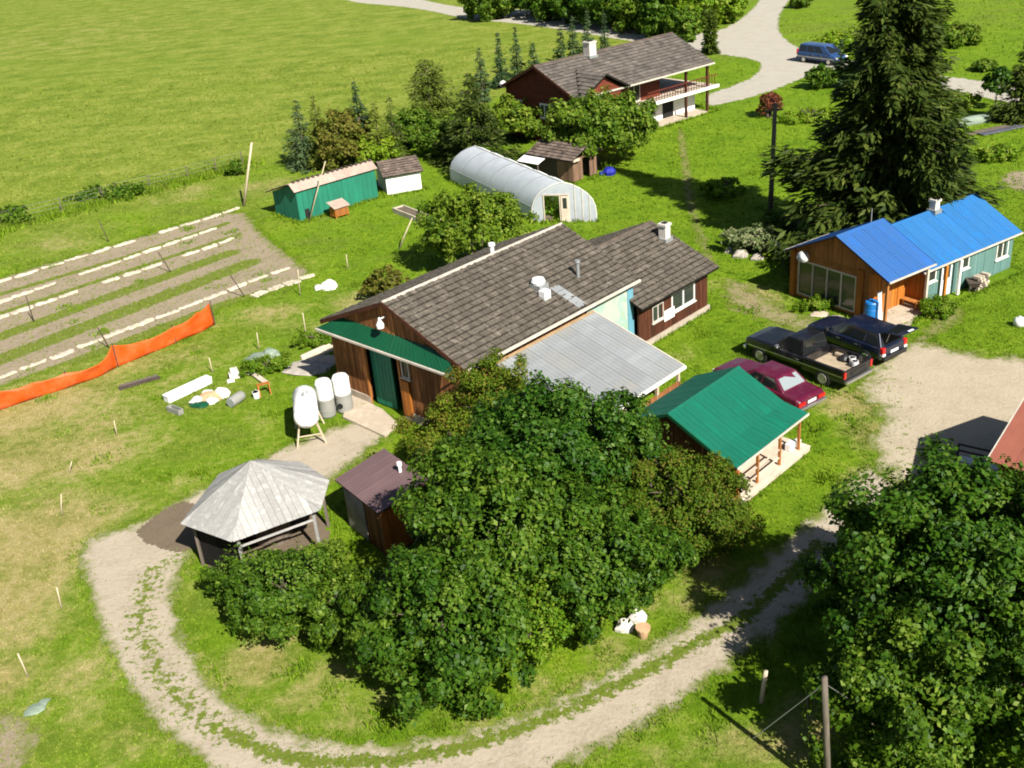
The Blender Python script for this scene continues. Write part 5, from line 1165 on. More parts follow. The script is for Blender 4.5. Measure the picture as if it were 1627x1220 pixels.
def conifer(name, label, uv, h, rb, mat, seed=0, dens=1.0, sz=.22, group=None, droop=.25, base=.06, taper=1.0, trunk=None, tiers=None, gap=1.0):
    """spruce: whorls of branches, each branch a spine with flat sprays of needles hanging from it"""
    r = np.random.default_rng(seed + 500); p = at(*uv) if len(uv) == 2 else Vector(uv)
    o = thing(name, label, 'tree', (p.x, p.y, 0), 0, group); trunk = trunk or h * .014 + .04
    MB().tube([(0, 0, -.05), (0, 0, h * .3), (0, 0, h * .7), (0, 0, h)], [trunk, trunk * .8, trunk * .4, .01], 8).build('trunk', 'bark', o, smooth=True)
    tiers = tiers or int(h / (.42 * gap)) + 6; Ps, Ts, Bs, Ss = [], [], [], []
    br = MB(); ph = r.uniform(0, 2 * PI, 4)
    for i in range(tiers):
        t = (i + r.uniform(-.2, .2)) / tiers; z = h * (base + (1 - base) * t); L0 = rb * max(0, 1 - t) ** taper * r.uniform(.8, 1.15) + .05
        nb = max(5, int(r.uniform(7, 11) * (1 - .35 * t)))
        for j in range(nb):
            a = r.uniform(0, 2 * PI); L = L0 * r.uniform(.6, 1.15) * (1 + .16 * math.sin(2 * a + ph[0] + z * .5) + .13 * math.sin(3 * a + ph[1] - z * .8)); dr = droop * r.uniform(.6, 1.5); lift = .25 * t
            dirn = np.array([math.cos(a), math.sin(a), 0]); side = np.array([-math.sin(a), math.cos(a), 0])
            if L > .8: br.tube([(0, 0, z), tuple(dirn * L * .5 + np.array([0, 0, z - dr * L * .45 + lift * L])), tuple(dirn * L * .95 + np.array([0, 0, z - dr * L * .6 + lift * L]))], [trunk * .22, trunk * .13, .012], 4)
            m = max(6, int(L * 22 * dens)); s = r.uniform(.12, 1, m) ** .8
            zz = z - dr * L * (s * 1.1 - .55 * s * s) + lift * L * s
            wid = (.12 + .28 * L * (1 - s)) * r.uniform(-1, 1, m)
            q = dirn[None] * (L * s)[:, None] + side[None] * wid[:, None]; q = np.concatenate([q[:, :2], (zz - np.abs(wid) * .25 + r.normal(size=m) * (.04 + .07 * L))[:, None]], 1)
            tt = dirn[None] * r.uniform(.5, 1, m)[:, None] + side[None] * (np.sign(wid) * r.uniform(.1, .9, m))[:, None] + np.array([[0, 0, 1]]) * r.uniform(-.55, .1, m)[:, None]
            Ps.append(q); Ts.append(unit(tt)); Bs.append(np.cross(unit(tt), unit(np.array([[0, 0, 1.0]]) + r.normal(size=(m, 3)) * .45)))
            Ss.append(sz * r.uniform(.6, 1.3, m) * (1 - .35 * t))
    Pp, t, b, s = np.concatenate(Ps), np.concatenate(Ts), np.concatenate(Bs), np.concatenate(Ss)[:, None]
    n = len(Pp); tint = np.clip(.45 + .22 * r.normal(size=n), 0, 1)
    V = np.stack([Pp - t * s * .5, Pp - b * s * .24 + t * s * .1, Pp + t * s * 1.1, Pp + b * s * .24 + t * s * .1], 1).reshape(-1, 3)
    V[:, 2] = np.maximum(V[:, 2], .02)
    link('crown', quadmesh('crown', V, 4, mat, {'tint': np.repeat(tint, 4)}), o)
    if br.v: tag(br.build('branches', 'bark', o), kind='stuff')
    return o

# crops inside the greenhouse
_r = np.random.default_rng(77); _n = 3000; _q = np.outer(_r.uniform(-.78, .78, _n), np.array(acr)) + np.outer(_r.uniform(.02, .97, _n), np.array(lon)); _q[:, 2] = .25 + np.abs(_r.normal(size=_n)) * .35; _q[:, 2] = np.minimum(_q[:, 2], 1.2)
link('crops', leafmesh('crops', _q, unit(_r.normal(size=(_n, 3)) * .8 + np.array([0, 0, .6])), .12 * _r.uniform(.6, 1.3, _n), np.clip(.5 + .2 * _r.normal(size=_n), 0, 1), 'leaf_light', _r), gh)
# the thicket inside the driveway loop
TH = 'trees and shrubs inside the driveway loop'
broadleaf('maple_tree', 'tall dark maple in the middle of the thicket', 'tree', (805, 985), 6.2, 2.75, 'leaf_maple', 21000, .15, stems=4, clumps=44, seed=1, group=TH, csize=.27, base=.02)
broadleaf('maple_tree', 'broad maple leaning towards the grey lean-to roof', 'tree', (880, 880), 6.3, 2.9, 'leaf_maple', 20000, .15, stems=3, clumps=42, seed=2, group=TH, csize=.27, base=.05)
broadleaf('maple_tree', 'low maple at the front edge of the thicket by the track', 'tree', (725, 1088), 4.3, 2.5, 'leaf_maple', 15000, .15, stems=4, clumps=34, seed=3, group=TH, csize=.28, base=.0)
broadleaf('maple_tree', 'maple close behind the mauve roofed shed', 'tree', (752, 948), 4.6, 1.75, 'leaf_maple', 14000, .15, stems=3, clumps=32, seed=4, group=TH, csize=.28, base=.05)
broadleaf('maple_tree', 'rounded maple on the track side, right of the thicket centre', 'tree', (930, 985), 4.4, 2.4, 'leaf_maple', 15000, .15, stems=3, clumps=34, seed=5, group=TH, csize=.28, base=.0)
broadleaf('maple_tree', 'narrow maple with upright shoots beside the green cabin roof', 'tree', (985, 830), 4.9, 1.8, 'leaf_maple', 9000, .14, stems=4, clumps=26, seed=6, group=TH, csize=.27, base=.05)
broadleaf('maple_tree', 'low maple between the pavilion shrubs and the tall maple', 'tree', (655, 1062), 3.2, 1.9, 'leaf_maple', 11000, .15, stems=4, clumps=30, seed=17, group=TH, csize=.28, base=.0)
broadleaf('lilac_bush', 'brownish lilac bush against the barn doorway corner', 'bush', (722, 785), 3.8, 1.9, 'leaf_lilac', 15000, .10, stems=5, clumps=36, seed=7, group=TH, csize=.26, base=.0)
broadleaf('lilac_bush', 'tall lilac bush touching the lean-to roof', 'bush', (800, 745), 4.7, 2.2, 'leaf_lilac', 14000, .10, stems=5, clumps=34, seed=8, group=TH, csize=.26, base=.0)
broadleaf('lilac_bush', 'rusty tinted lilac bush below the cabin wall', 'bush', (1060, 860), 3.8, 2.4, 'leaf_lilac', 15000, .10, stems=5, clumps=36, seed=9, group=TH, csize=.26, base=.0)
broadleaf('lilac_bush', 'low lilac bush at the right tip of the thicket', 'bush', (1125, 872), 2.9, 1.9, 'leaf_lilac', 10000, .10, stems=5, clumps=26, seed=10, group=TH, csize=.28, base=.0)
broadleaf('shrub', 'dark shrub in front of the pavilion posts', 'bush', (465, 990), 2.5, 1.9, 'leaf_maple', 11000, .12, stems=4, clumps=26, seed=11, group=TH, csize=.29, base=.0)
broadleaf('shrub', 'leftmost low shrub by the pavilion', 'bush', (400, 960), 2.0, 1.3, 'leaf_maple', 5000, .11, stems=3, clumps=16, seed=12, group=TH, csize=.33, base=.0)
broadleaf('shrub', 'dark shrub below the mauve roofed shed', 'bush', (560, 1010), 2.3, 1.7, 'leaf_maple', 10000, .12, stems=4, clumps=24, seed=13, group=TH, csize=.3, base=.0)
broadleaf('shrub', 'yellow green shrub on the front face of the thicket', 'bush', (850, 1045), 2.8, 1.3, 'leaf_light', 7000, .11, stems=4, clumps=20, seed=14, group=TH, csize=.32, base=.0)
broadleaf('shrub', 'small light green shrub beside the white rocks', 'bush', (930, 1012), 1.3, 0.8, 'leaf_apple', 4500, .10, stems=3, clumps=16, seed=15, group=TH, csize=.34, base=.0)
broadleaf('shrub', 'dark shrub on the track side between the maples and the rusty lilac', 'bush', (1018, 935), 2.7, 1.6, 'leaf_maple', 9000, .13, stems=4, clumps=24, seed=18, group=TH, csize=.3, base=.0)
broadleaf('shrub', 'bushy shrub filling the gap behind the pavilion rail', 'bush', (505, 935), 1.6, 1.2, 'leaf_apple', 6000, .10, stems=3, clumps=18, seed=16, group=TH, csize=.33, base=.0)
# the big trees at lower right
broadleaf('cottonwood_tree', 'large leafy tree at the lower right, in front of the red roof', 'tree', (1492, 1088), 6.6, 3.4, 'leaf_right', 30000, .15, stems=1, clumps=56, seed=20, csize=.25, base=.06, trunk=.2)
broadleaf('cottonwood_tree', 'leafy tree in the lower right corner', 'tree', (1630, 1190), 5.4, 3.4, 'leaf_right', 20000, .15, stems=1, clumps=44, seed=21, csize=.26, base=.0, trunk=.18)
broadleaf('cottonwood_tree', 'leafy tree at the left of the right hand trees, over the track', 'tree', (1402, 1055), 4.5, 2.0, 'leaf_right', 14000, .14, stems=2, clumps=34, seed=22, csize=.27, base=.06, trunk=.14)
broadleaf('cottonwood_tree', 'low leafy sapling at the bottom edge under the right hand trees', 'tree', (1420, 1215), 4.0, 2.2, 'leaf_right', 12000, .14, stems=3, clumps=30, seed=23, csize=.28, base=.0, trunk=.1)
broadleaf('cottonwood_tree', 'slim dark sapling over the bend of the track', 'tree', (1372, 900), 2.5, 0.8, 'leaf_maple', 5000, .13, stems=2, clumps=18, seed=24, csize=.32, base=.05, trunk=.07)
# conifers
conifer('spruce_tree', 'huge dark spruce standing behind the blue roofed cottage', tuple(at(1396, 395)), 22.5, 4.8, 'needle', 1, 2.0, .46, droop=.17, base=.02, taper=.86, gap=.75)
CB = 'conifers behind the green shed'
conifer('spruce_tree', 'slender blue spruce behind the middle of the green shed', (580, 255), 6.6, 1.7, 'needle_blue', 2, 1.2, .28, CB)
conifer('spruce_tree', 'tall yellowish larch behind the white shed', (630, 252), 5.2, 1.9, 'needle_yellow', 3, .7, .24, CB, droop=.5)
conifer('spruce_tree', 'dark spruce at the left end of the conifer row', (487, 266), 5.6, 1.8, 'needle_blue', 4, 1.2, .28, CB)
conifer('spruce_tree', 'yellowish spruce between the blue spruce and the larch', (606, 258), 5.0, 1.6, 'needle_yellow', 8, 1.2, .28, CB)
conifer('pine_tree', 'broad rounded pine behind the white shed, left of the dark spruce', (690, 218), 6.6, 2.7, 'needle_yellow', 5, 1.5, .30, CB, taper=.5, droop=.05, base=.12)
conifer('spruce_tree', 'big dark spruce behind the rear end of the greenhouse', (757, 266), 7.4, 3.4, 'needle', 6, 1.6, .32, CB, taper=.85, base=.03)
conifer('spruce_tree', 'olive toned spruce second in the row behind the green shed', (515, 264), 5.8, 1.9, 'needle_yellow', 7, 1.2, .28, CB)
for i, (u, v, h, w_, l) in enumerate([(768, 160, 5.2, 1.2, 'leftmost small blue spruce by the farmhouse gable'), (797, 138, 5.6, .95, 'slim blue spruce left of the farmhouse roof'), (823, 122, 5.3, .9, 'second slim blue spruce left of the farmhouse roof'), (850, 125, 3.8, 1.0, 'short blue spruce touching the farmhouse ridge')]):
    conifer('spruce_tree', l, (u, v), h, w_, 'needle_blue', 10 + i, 1.0, .3, 'blue spruces around the farmhouse')
for i, (u, v, h, w_, l) in enumerate([(893, 108, 4.6, 1.0, 'blue spruce behind the farmhouse, nearest the gable end'), (912, 102, 5.2, 1.1, 'blue spruce behind the farmhouse left of the chimney'), (936, 98, 5.6, 1.1, 'tallest blue spruce behind the farmhouse chimney'), (962, 92, 5.0, .7, 'thin blue spruce right of the farmhouse chimney')]):
    conifer('spruce_tree', l, (u, v), h, w_, 'needle_blue', 20 + i, 1.0, .3, 'blue spruces around the farmhouse')
conifer('cedar_tree', 'columnar cedar by the junction behind the farmhouse', (1128, 86), 4.4, .85, 'needle_yellow', 30, 3.5, .3, taper=.12, droop=-.7, base=.0)
conifer('spruce_tree', 'young spruce on the verge in front of the blue minivan', (1333, 138), 4.4, .8, 'needle_blue', 31, 1.0, .26)
conifer('spruce_tree', 'dark spruce at the right edge beside the road', (1618, 192), 6.4, 1.9, 'needle', 32, 1.5, .34)
# broadleaf trees and bushes round the yard
broadleaf('apple_tree', 'bushy apple tree between the greenhouse and the barn roof', 'tree', (762, 428), 4.8, 3.2, 'leaf_apple', 19000, .12, ry=2.3, stems=2, clumps=46, seed=40, csize=.25, base=.04)
broadleaf('fruit_tree', 'wide round fruit tree spreading over the little hut', 'tree', (952, 262), 5.0, 4.3, 'leaf_apple', 22000, .17, ry=3.4, stems=1, clumps=56, seed=41, csize=.24, base=.1)
broadleaf('fruit_tree', 'leafy tree between the dark spruce and the farmhouse gable', 'tree', (830, 222), 3.4, 3.2, 'leaf_apple', 15000, .17, stems=1, clumps=40, seed=42, csize=.26, base=.05)
broadleaf('thorn_bush', 'russet olive bush in the row behind the green shed', 'bush', (548, 264), 4.6, 2.2, 'leaf_olive', 9000, .15, stems=3, clumps=30, seed=43, csize=.28, base=.0)
broadleaf('thorn_bush', 'light green bush behind the green shed under the larch', 'bush', (592, 262), 2.4, 1.9, 'leaf_light', 7000, .15, stems=3, clumps=24, seed=44, csize=.3, base=.0)
broadleaf('thorn_bush', 'olive bush between the pine and the larch', 'bush', (660, 232), 3.2, 1.9, 'leaf_apple', 8000, .16, stems=3, clumps=26, seed=45, csize=.3, base=.0)
broadleaf('thorn_bush', 'green bush behind the white shed corner', 'bush', (705, 246), 3.2, 2.0, 'leaf_apple', 9000, .16, stems=3, clumps=28, seed=46, csize=.3, base=.0)
broadleaf('berry_bush', 'loose yellowish bush at the left eave of the barn', 'bush', (615, 478), 1.9, 1.3, 'leaf_olive', 3500, .11, stems=4, clumps=22, seed=47, csize=.26, base=.0)
broadleaf('roadside_tree', 'dark round tree standing at the far road on the pasture edge', 'tree', (778, 30), 5.2, 3.6, 'leaf_right', 12000, .26, stems=1, clumps=36, seed=48, csize=.28, base=.0)
RW = 'wood along the far side of the road'
for i, (u, v, h, w_, mt_, l) in enumerate([(852, 24, 6.0, 4.4, 'leaf_right', 'leftmost tree of the wood along the road'), (890, 30, 6.0, 4.2, 'leaf_apple', 'second tree of the wood along the road, paler green'), (930, 36, 6.0, 4.4, 'leaf_right', 'third tree of the wood, over the dark gap by the road'),
        (972, 42, 6.0, 4.2, 'leaf_right', 'fourth tree of the wood, above the farmhouse spruces'), (1012, 48, 6.0, 4.3, 'leaf_apple', 'fifth tree of the wood, above the farmhouse ridge'), (1040, 62, 6.0, 1.7, 'leaf_right', 'narrow dark tree at the road just above the farmhouse ridge'),
        (1062, 50, 6.0, 4.2, 'leaf_light', 'light green tree of the wood near the junction'), (1100, 50, 6.4, 3.6, 'leaf_light', 'bright green bushy tree nearest the junction'), (1145, 36, 4.0, 3.0, 'leaf_light', 'bright green bush on the verge left of the side road'), (1085, 66, 3.6, 2.0, 'leaf_apple', 'low bush at the road behind the farmhouse ridge end')]):
    broadleaf('wood_tree', l, 'tree', (u, v), h, w_, mt_, 8000, .29, stems=1, clumps=34, seed=60 + i, csize=.28, base=.0, group=RW)
broadleaf('red_bush', 'dark red leaved bush beside the utility pole', 'bush', (1221, 186), 2.0, 1.0, 'leaf_red', 2600, .13, stems=3, clumps=16, seed=80, csize=.32, base=.05)
broadleaf('garden_shrub', 'light green shrub on the verge below the minivan', 'bush', (1305, 140), 2.1, 1.4, 'leaf_apple', 3500, .16, stems=3, clumps=18, seed=81, csize=.32, base=.0)
broadleaf('garden_shrub', 'row of leafy shrubs in front of the road right of the spruce', 'bush', (1512, 172), 1.2, 2.2, 'leaf_apple', 6000, .17, ry=1.2, stems=4, clumps=26, seed=82, csize=.36, base=.0)
broadleaf('young_tree', 'small round topped tree standing alone at the road on the right', 'tree', (1582, 172), 3.1, 1.1, 'leaf_maple', 3200, .15, stems=1, clumps=18, seed=83, csize=.34, base=.28, trunk=.06)
broadleaf('meadow_shrub', 'dark shrub in the meadow across the road at top right', 'bush', (1520, 72), 2.0, 2.4, 'leaf_apple', 4500, .2, stems=3, clumps=20, seed=84, csize=.33, base=.0)
broadleaf('meadow_shrub', 'small shrub at the meadow corner beside the side road', 'bush', (1272, 12), 2.0, 1.5, 'leaf_apple', 2800, .2, stems=3, clumps=16, seed=85, csize=.33, base=.0)
broadleaf('meadow_shrub', 'long green shrub bank along the road opposite the minivan', 'bush', (1360, 72), 1.5, 5.0, 'leaf_light', 6000, .2, ry=1.8, stems=4, clumps=30, seed=86, csize=.3, base=.0)
broadleaf('meadow_shrub', 'shrub in the meadow just above the road at the right', 'bush', (1562, 112), 0.9, 1.2, 'leaf_apple', 3200, .18, stems=3, clumps=16, seed=87, csize=.33, base=.0)
broadleaf('garden_shrub', 'silvery feathery shrub in the rock garden left of the cottage', 'bush', (1193, 398), 1.5, 1.6, 'leaf_silver', 5000, .12, ry=1.2, stems=4, clumps=22, seed=88, csize=.32, base=.0)
broadleaf('garden_shrub', 'green shrub behind the silvery one in the rock garden', 'bush', (1238, 372), 1.3, 1.3, 'leaf_apple', 4000, .11, stems=4, clumps=18, seed=89, csize=.33, base=.0)
broadleaf('garden_shrub', 'sprawling shrub on the lawn left of the spruce shadow', 'bush', (1145, 312), 1.2, 1.5, 'leaf_light', 2500, .13, stems=4, clumps=18, seed=90, csize=.28, base=.0)
broadleaf('garden_shrub', 'light green plants under the cottage front windows', 'bush', (1297, 492), .6, 1.1, 'leaf_light', 2500, .08, ry=.5, stems=3, clumps=16, seed=91, csize=.36, base=.0)
broadleaf('garden_shrub', 'leafy flower bed beside the cottage porch', 'bush', (1490, 500), .95, 1.05, 'leaf_light', 3500, .09, ry=.8, stems=3, clumps=18, seed=92, csize=.34, base=.0)
broadleaf('hedge_shrub', 'low dark shrubs along the left pasture fence', 'bush', (185, 325), 1.0, 3.2, 'leaf_apple', 3500, .16, ry=.9, stems=3, clumps=22, seed=93, csize=.34, base=.0, off=(-1, 1.5))
broadleaf('hedge_shrub', 'dark shrub on the pasture fence at the left edge', 'bush', (12, 365), 1.2, 1.6, 'leaf_apple', 2600, .16, stems=3, clumps=16, seed=94, csize=.33, base=.0, off=(0, 1.2))
broadleaf('hedge_shrub', 'small bush at the foot of the tall pale pole', 'bush', (376, 278), 1.1, .9, 'leaf_apple', 1600, .13, stems=3, clumps=12, seed=95, csize=.34, base=.0)
broadleaf('weed_clump', 'tall weeds among the junk beside the barn', 'weeds', (420, 590), .7, 1.5, 'leaf_light', 3500, .09, ry=.9, stems=3, clumps=18, seed=96, csize=.32, base=.0)
broadleaf('weed_clump', 'weeds growing along the left barn corner', 'weeds', (505, 548), .6, 1.3, 'leaf_light', 2600, .09, ry=.8, stems=3, clumps=16, seed=97, csize=.32, base=.0)
broadleaf('weed_clump', 'yellow flowering plants in the garden right of the spruce', 'weeds', (1580, 255), .9, 2.4, 'leaf_light', 3200, .13, ry=1.0, stems=3, clumps=18, seed=98, csize=.32, base=.0)
broadleaf('weed_clump', 'leafy vegetable rows left of the spruce', 'weeds', (1290, 190), .5, 3.2, 'leaf_light', 4500, .13, ry=1.6, stems=3, clumps=30, seed=99, csize=.24, base=.0)

# ------------------------------------------------------------------ poles, fences, stakes
def leaning(name, label, cat, b, t, r0, r1, mat, zt, group=None):
    """an upright from its foot pixel b to its head pixel t, which stands at height zt"""
    p = at(*b); q = at(t[0], t[1], zt); o = thing(name, label, cat, p, 0, group); d = q - p
    # keep the lean sideways only, so that it stands like a real post
    MB().tube([(0, 0, -.1), tuple(d * .5), tuple(d)], [r0, (r0 + r1) / 2, r1], 9).build('shaft', mat, o, smooth=True); return o, d
def topz(b, t):
    p = at(*b); lo, hi = 0.0, 14.0
    for _ in range(40):
        m_ = (lo + hi) / 2; q = at(t[0], t[1], m_)
        if q.y > p.y: lo = m_
        else: hi = m_
    return lo
def post(name, label, cat, b, t, r0, r1, mat, group=None): return leaning(name, label, cat, b, t, r0, r1, mat, topz(b, t), group)
up_, d_ = post('utility_pole', 'dark wooden utility pole on the lawn beside the red bush', 'pole', (1224, 335), (1232, 164), .17, .12, 'pole_wood')
MB().bar((-.55, 0, d_.z * .94), (.6, 0, d_.z * .94), .09).build('crossarm', 'pole_wood', up_)
post('pole', 'tall pale pole standing at the corner of the pasture fence', 'pole', (387, 328), (400, 226), .10, .07, 'pole_pale')
post('pole', 'slim pale pole leaning before the green shed', 'pole', (490, 354), (517, 256), .05, .035, 'pole_pale')
post('pole', 'slim pale pole leaning in the grass behind the barn', 'pole', (633, 396), (655, 346), .05, .035, 'pole_pale')
fp_, d_ = post('fence_post', 'grey fence pole with guy wires at the lower right trees', 'pole', (1316, 1262), (1310, 1076), .09, .075, 'pole_wood')
for dx, dy in ((-1.7, .9), (1.6, 1.2)): MB().tube([tuple(d_ * .95), (dx, dy, 1.2)], .012, 5).build('wire', 'wire', fp_)
post('fence_post', 'stout pale post at the track edge under the trees', 'post', (1209, 1116), (1217, 1066), .07, .06, 'pole_pale')
post('fence_post', 'thin grey stake between the pale post and the grey pole', 'post', (1287, 1178), (1282, 1100), .03, .025, 'pole_wood')
gs_ = 'thin stakes standing in the garden'
for b, t, l in [((173, 384), (157, 350), 'dark stake leaning beside the top row of the garden'), ((272, 432), (251, 400), 'dark stake leaning in the middle of the garden'), ((54, 511), (41, 470), 'dark stake at the left end of the garden'), ((174, 553), (155, 520), 'dark stake beside the orange netting peak'), ((390, 472), (366, 437), 'dark stake near the right end of the garden rows')]:
    post('stake', l, 'stake', b, t, .035, .03, 'stake_dark', gs_)
for b, t, l in [((186, 692), (181, 668), 'pale stake in the lawn below the dark plank'), ((109, 752), (114, 733), 'short pale stake in the left lawn'), ((98, 820), (97, 785), 'pale stake at the left lawn above the track bend'), ((98, 968), (90, 933), 'pale stake beside the bend of the track'), ((45, 1075), (28, 1038), 'pale stake at the lower left'), ((338, 592), (332, 568), 'pale stake beside the white box'), ((412, 556), (408, 528), 'pale stake near the pale tarp'), ((487, 536), (481, 497), 'pale stake left of the barn corner'), ((553, 428), (550, 404), 'pale fence stake beyond the barn ridge'), ((477, 470), (473, 428), 'thin stake at the end of the last garden row')]:
    post('stake', l, 'stake', b, t, .028, .024, 'pole_pale', 'thin pale stakes in the lawn')
# wire fence along the pasture
wf = thing('wire_fence', 'thin wire fence with grey posts along the pasture edge', 'fence', at(0, 365))
base = at(0, 365); fpts = [at(u, v) for u, v in ((-40, 378), (28, 357), (100, 340), (165, 322), (188, 315), (240, 303), (300, 288), (345, 276), (387, 264))]
for p in fpts: MB().tube([tuple(p - base - Vector((0, 0, .1))), tuple(p - base + Vector((0, 0, 1.25)))], .045, 6).build('post', 'pole_wood', wf)
for z in (.3, .6, .9, 1.2): MB().tube([tuple(p - base + Vector((0, 0, z))) for p in fpts], .008, 4).build('wire', 'wire', wf)
# orange plastic netting
on = thing('netting_fence', 'bright orange plastic netting fence sagging along the garden', 'fence', at(170, 590)); ob = at(170, 590)
lowp = [(-70, 680), (0, 652), (60, 632), (110, 616), (160, 598), (188, 583), (230, 566), (280, 545), (320, 528), (342, 516)]; top_ = [1.1, 1.0, .82, .80, .72, 1.2, .82, .92, 1.15, 1.25]
L_ = []; 
for (a, b), h, h2 in [((lowp[i], lowp[i + 1]), top_[i], top_[i + 1]) for i in range(len(lowp) - 1)]:
    for j in range(5):
        t = j / 5; p = at(a[0] + (b[0] - a[0]) * t, a[1] + (b[1] - a[1]) * t) - ob; hh_ = h + (h2 - h) * t - .10 * math.sin(PI * t); L_.append((p, hh_))
p = at(*lowp[-1]) - ob; L_.append((p, top_[-1]))
V_, Q_ = [], []
for i, (p, h) in enumerate(L_):
    for j in range(7):
        t = j / 6; k_ = .22 * math.sin(i * .9) * t * (1 - t) * 2 + .10 * t * math.sin(i * .37)
        V_.append((p.x + .55 * k_ + .35 * t * (1 - h) * .8, p.y - k_ * .8 - .5 * t * max(0, .9 - h), .02 + h * t))
for i in range(len(L_) - 1):
    for j in range(6): Q_.append((i * 7 + j, (i + 1) * 7 + j, (i + 1) * 7 + j + 1, i * 7 + j + 1))
mb = MB(); mb.add(V_, Q_); nt_ = mb.build('netting', 'orange_net', on, smooth=True)
sf = nt_.modifiers.new('thickness', 'SOLIDIFY'); sf.thickness = .012
for i in (1, 3, 5, 7, 9):
    p = at(*lowp[i]) - ob; MB().tube([(p.x, p.y, -.1), (p.x, p.y, top_[i] + .15)], .03, 6).build('stake', 'stake_dark', on)

# ------------------------------------------------------------------ garden rows: pale mulch slabs laid end to end
ORD = ['first', 'second', 'third', 'fourth', 'fifth', 'sixth', 'seventh', 'eighth', 'ninth', 'tenth', 'eleventh', 'twelfth', 'thirteenth', 'fourteenth', 'fifteenth', 'sixteenth', 'seventeenth', 'eighteenth', 'nineteenth', 'twentieth', '21st', '22nd', '23rd', '24th', '25th', '26th']
def row(a, b, label, n, w_, miss=(), jit=.06, seed=0):
    k_ = n - len(miss)
    r = random.Random(seed); A, B = at(*a), at(*b); d = (B - A); L = d.length / n; an = math.atan2(d.y, d.x)
    for i in range(n):
        if i in miss: continue
        c = A + d * ((i + .5) / n); l = L * r.uniform(.80, 1.02) / 2; q = w_ / 2 * r.uniform(.65, 1.25); mb = MB()
        m_ = 11; vs = []
        for side in (-1, 1):
            for k in range(m_):
                x = -l + 2 * l * k / (m_ - 1); e = 1 - .55 * (k in (0, m_ - 1)); yy = side * q * e * r.uniform(.65, 1.2); vs += [(x + r.uniform(-.04, .04), yy, .005), (x, yy * .8, r.uniform(.03, .09))]
        g = lambda sd, k, t: (0 if sd < 0 else 2 * m_) + 2 * k + t
        fs = [(g(-1, k, 1), g(-1, k + 1, 1), g(1, k + 1, 1), g(1, k, 1)) for k in range(m_ - 1)] + [(g(-1, k, 0), g(-1, k + 1, 0), g(-1, k + 1, 1), g(-1, k, 1)) for k in range(m_ - 1)] + [(g(1, k, 1), g(1, k + 1, 1), g(1, k + 1, 0), g(1, k, 0)) for k in range(m_ - 1)]
        fs += [(g(-1, 0, 0), g(-1, 0, 1), g(1, 0, 1), g(1, 0, 0)), (g(-1, m_ - 1, 1), g(-1, m_ - 1, 0), g(1, m_ - 1, 0), g(1, m_ - 1, 1))]
        mb.add(vs, fs)
        o = mb.build('mulch_slab', 'mulch_sheet', None, loc=(c.x + r.uniform(-jit, jit), c.y + r.uniform(-jit, jit), 0), rot=(r.uniform(-.03, .03), r.uniform(-.03, .03), an + r.uniform(-.06, .06)))
        k_ -= 1; tag(o, label % ORD[k_], 'garden slab', 'pale slabs laid along the garden rows')
row((-20, 454), (384, 330), 'pale slab, %s from the right in the uppermost garden row', 11, .42, (6,), seed=1)
row((-20, 487), (345, 362), 'pale slab, %s from the right in the second garden row from the top', 11, .46, (3,), seed=2)
row((-20, 512), (375, 378), 'pale slab, %s from the right in the third garden row from the top', 12, .5, (4, 8), seed=3)
row((-20, 608), (462, 424), 'pale slab, %s from the right in the long row nearest the orange netting', 12, .42, (), seed=4)
row((400, 472), (500, 436), 'pale slab, %s from the right in the short row at the garden end', 4, .7, (), seed=5)

# ------------------------------------------------------------------ tanks by the barn door
tk = thing('fuel_tank', 'white fuel tank lying on a tall leg stand, with leaf shade painted on', 'tank', at(494, 692), R(100)); tk.scale = (1.12, 1.12, 1.08)
mb = MB(); mb.tube([(-1.12, 0, 1.32), (-1.08, 0, 1.32), (-.95, 0, 1.32), (.95, 0, 1.32), (1.08, 0, 1.32), (1.12, 0, 1.32)], [.2, .34, .46, .46, .34, .2], 20); mb.build('tank', 'tank_leaf_shade', tk, smooth=True)  # grey dapple is leaf shade put into the tank's colour
for x in (-.75, .75):
    for s in (-1, 1): MB().bar((x * 1.1, s * .55, 0), (x, s * .30, 1.05), .06).build('leg', 'pole_pale', tk)
    MB().bar((x * 1.05, -.45, .45), (x * 1.05, .45, .45), .04).build('brace', 'pole_pale', tk)
MB().tube([(.0, 0, 1.75), (.0, 0, 1.9)], .05, 8).build('filler_cap', 'metal_galv', tk)
t2 = thing('water_tank', 'tall cylinder tank, white above and grey below, beside the fuel tank', 'tank', at(522, 660))
def cyl_tank(o, r_, h, white, hole):
    MB().lathe([(0, .05), (r_ * .96, .05), (r_, .1), (r_, h * .52), (0, h * .52)], 22).build('lower_body', 'tank_grey', o, smooth=False)
    MB().lathe([(0, h * .521), (r_ * 1.01, h * .521), (r_ * 1.01, h * .93), (r_ * .82, h), (0, h * 1.02)], 22).build('upper_body', 'tank_white', o)
    for z in (.3, .75): MB().lathe([(r_ * .99, h * z * .6), (r_ * 1.03, h * z * .6), (r_ * 1.03, h * z * .6 + .05), (r_ * .99, h * z * .6 + .05)], 22).build('band', 'tank_grey', o)
    if hole: MB().tube([(-r_ * .35, -r_ * .9, .42), (-r_ * .38, -r_ * 1.02, .42)], .13, 12).build('manhole', 'dark_void', o)
    for a in (0, 2.1, 4.2): MB().box(r_ * .8 * math.cos(a) - .05, r_ * .8 * math.cos(a) + .05, r_ * .8 * math.sin(a) - .05, r_ * .8 * math.sin(a) + .05, 0, .06).build('foot', 'dark_void', o)
cyl_tank(t2, .37, 1.75, True, False)
t3 = thing('water_tank', 'cylinder tank with a dark round opening, nearest the barn door', 'tank', at(549, 652)); cyl_tank(t3, .38, 1.75, True, True)
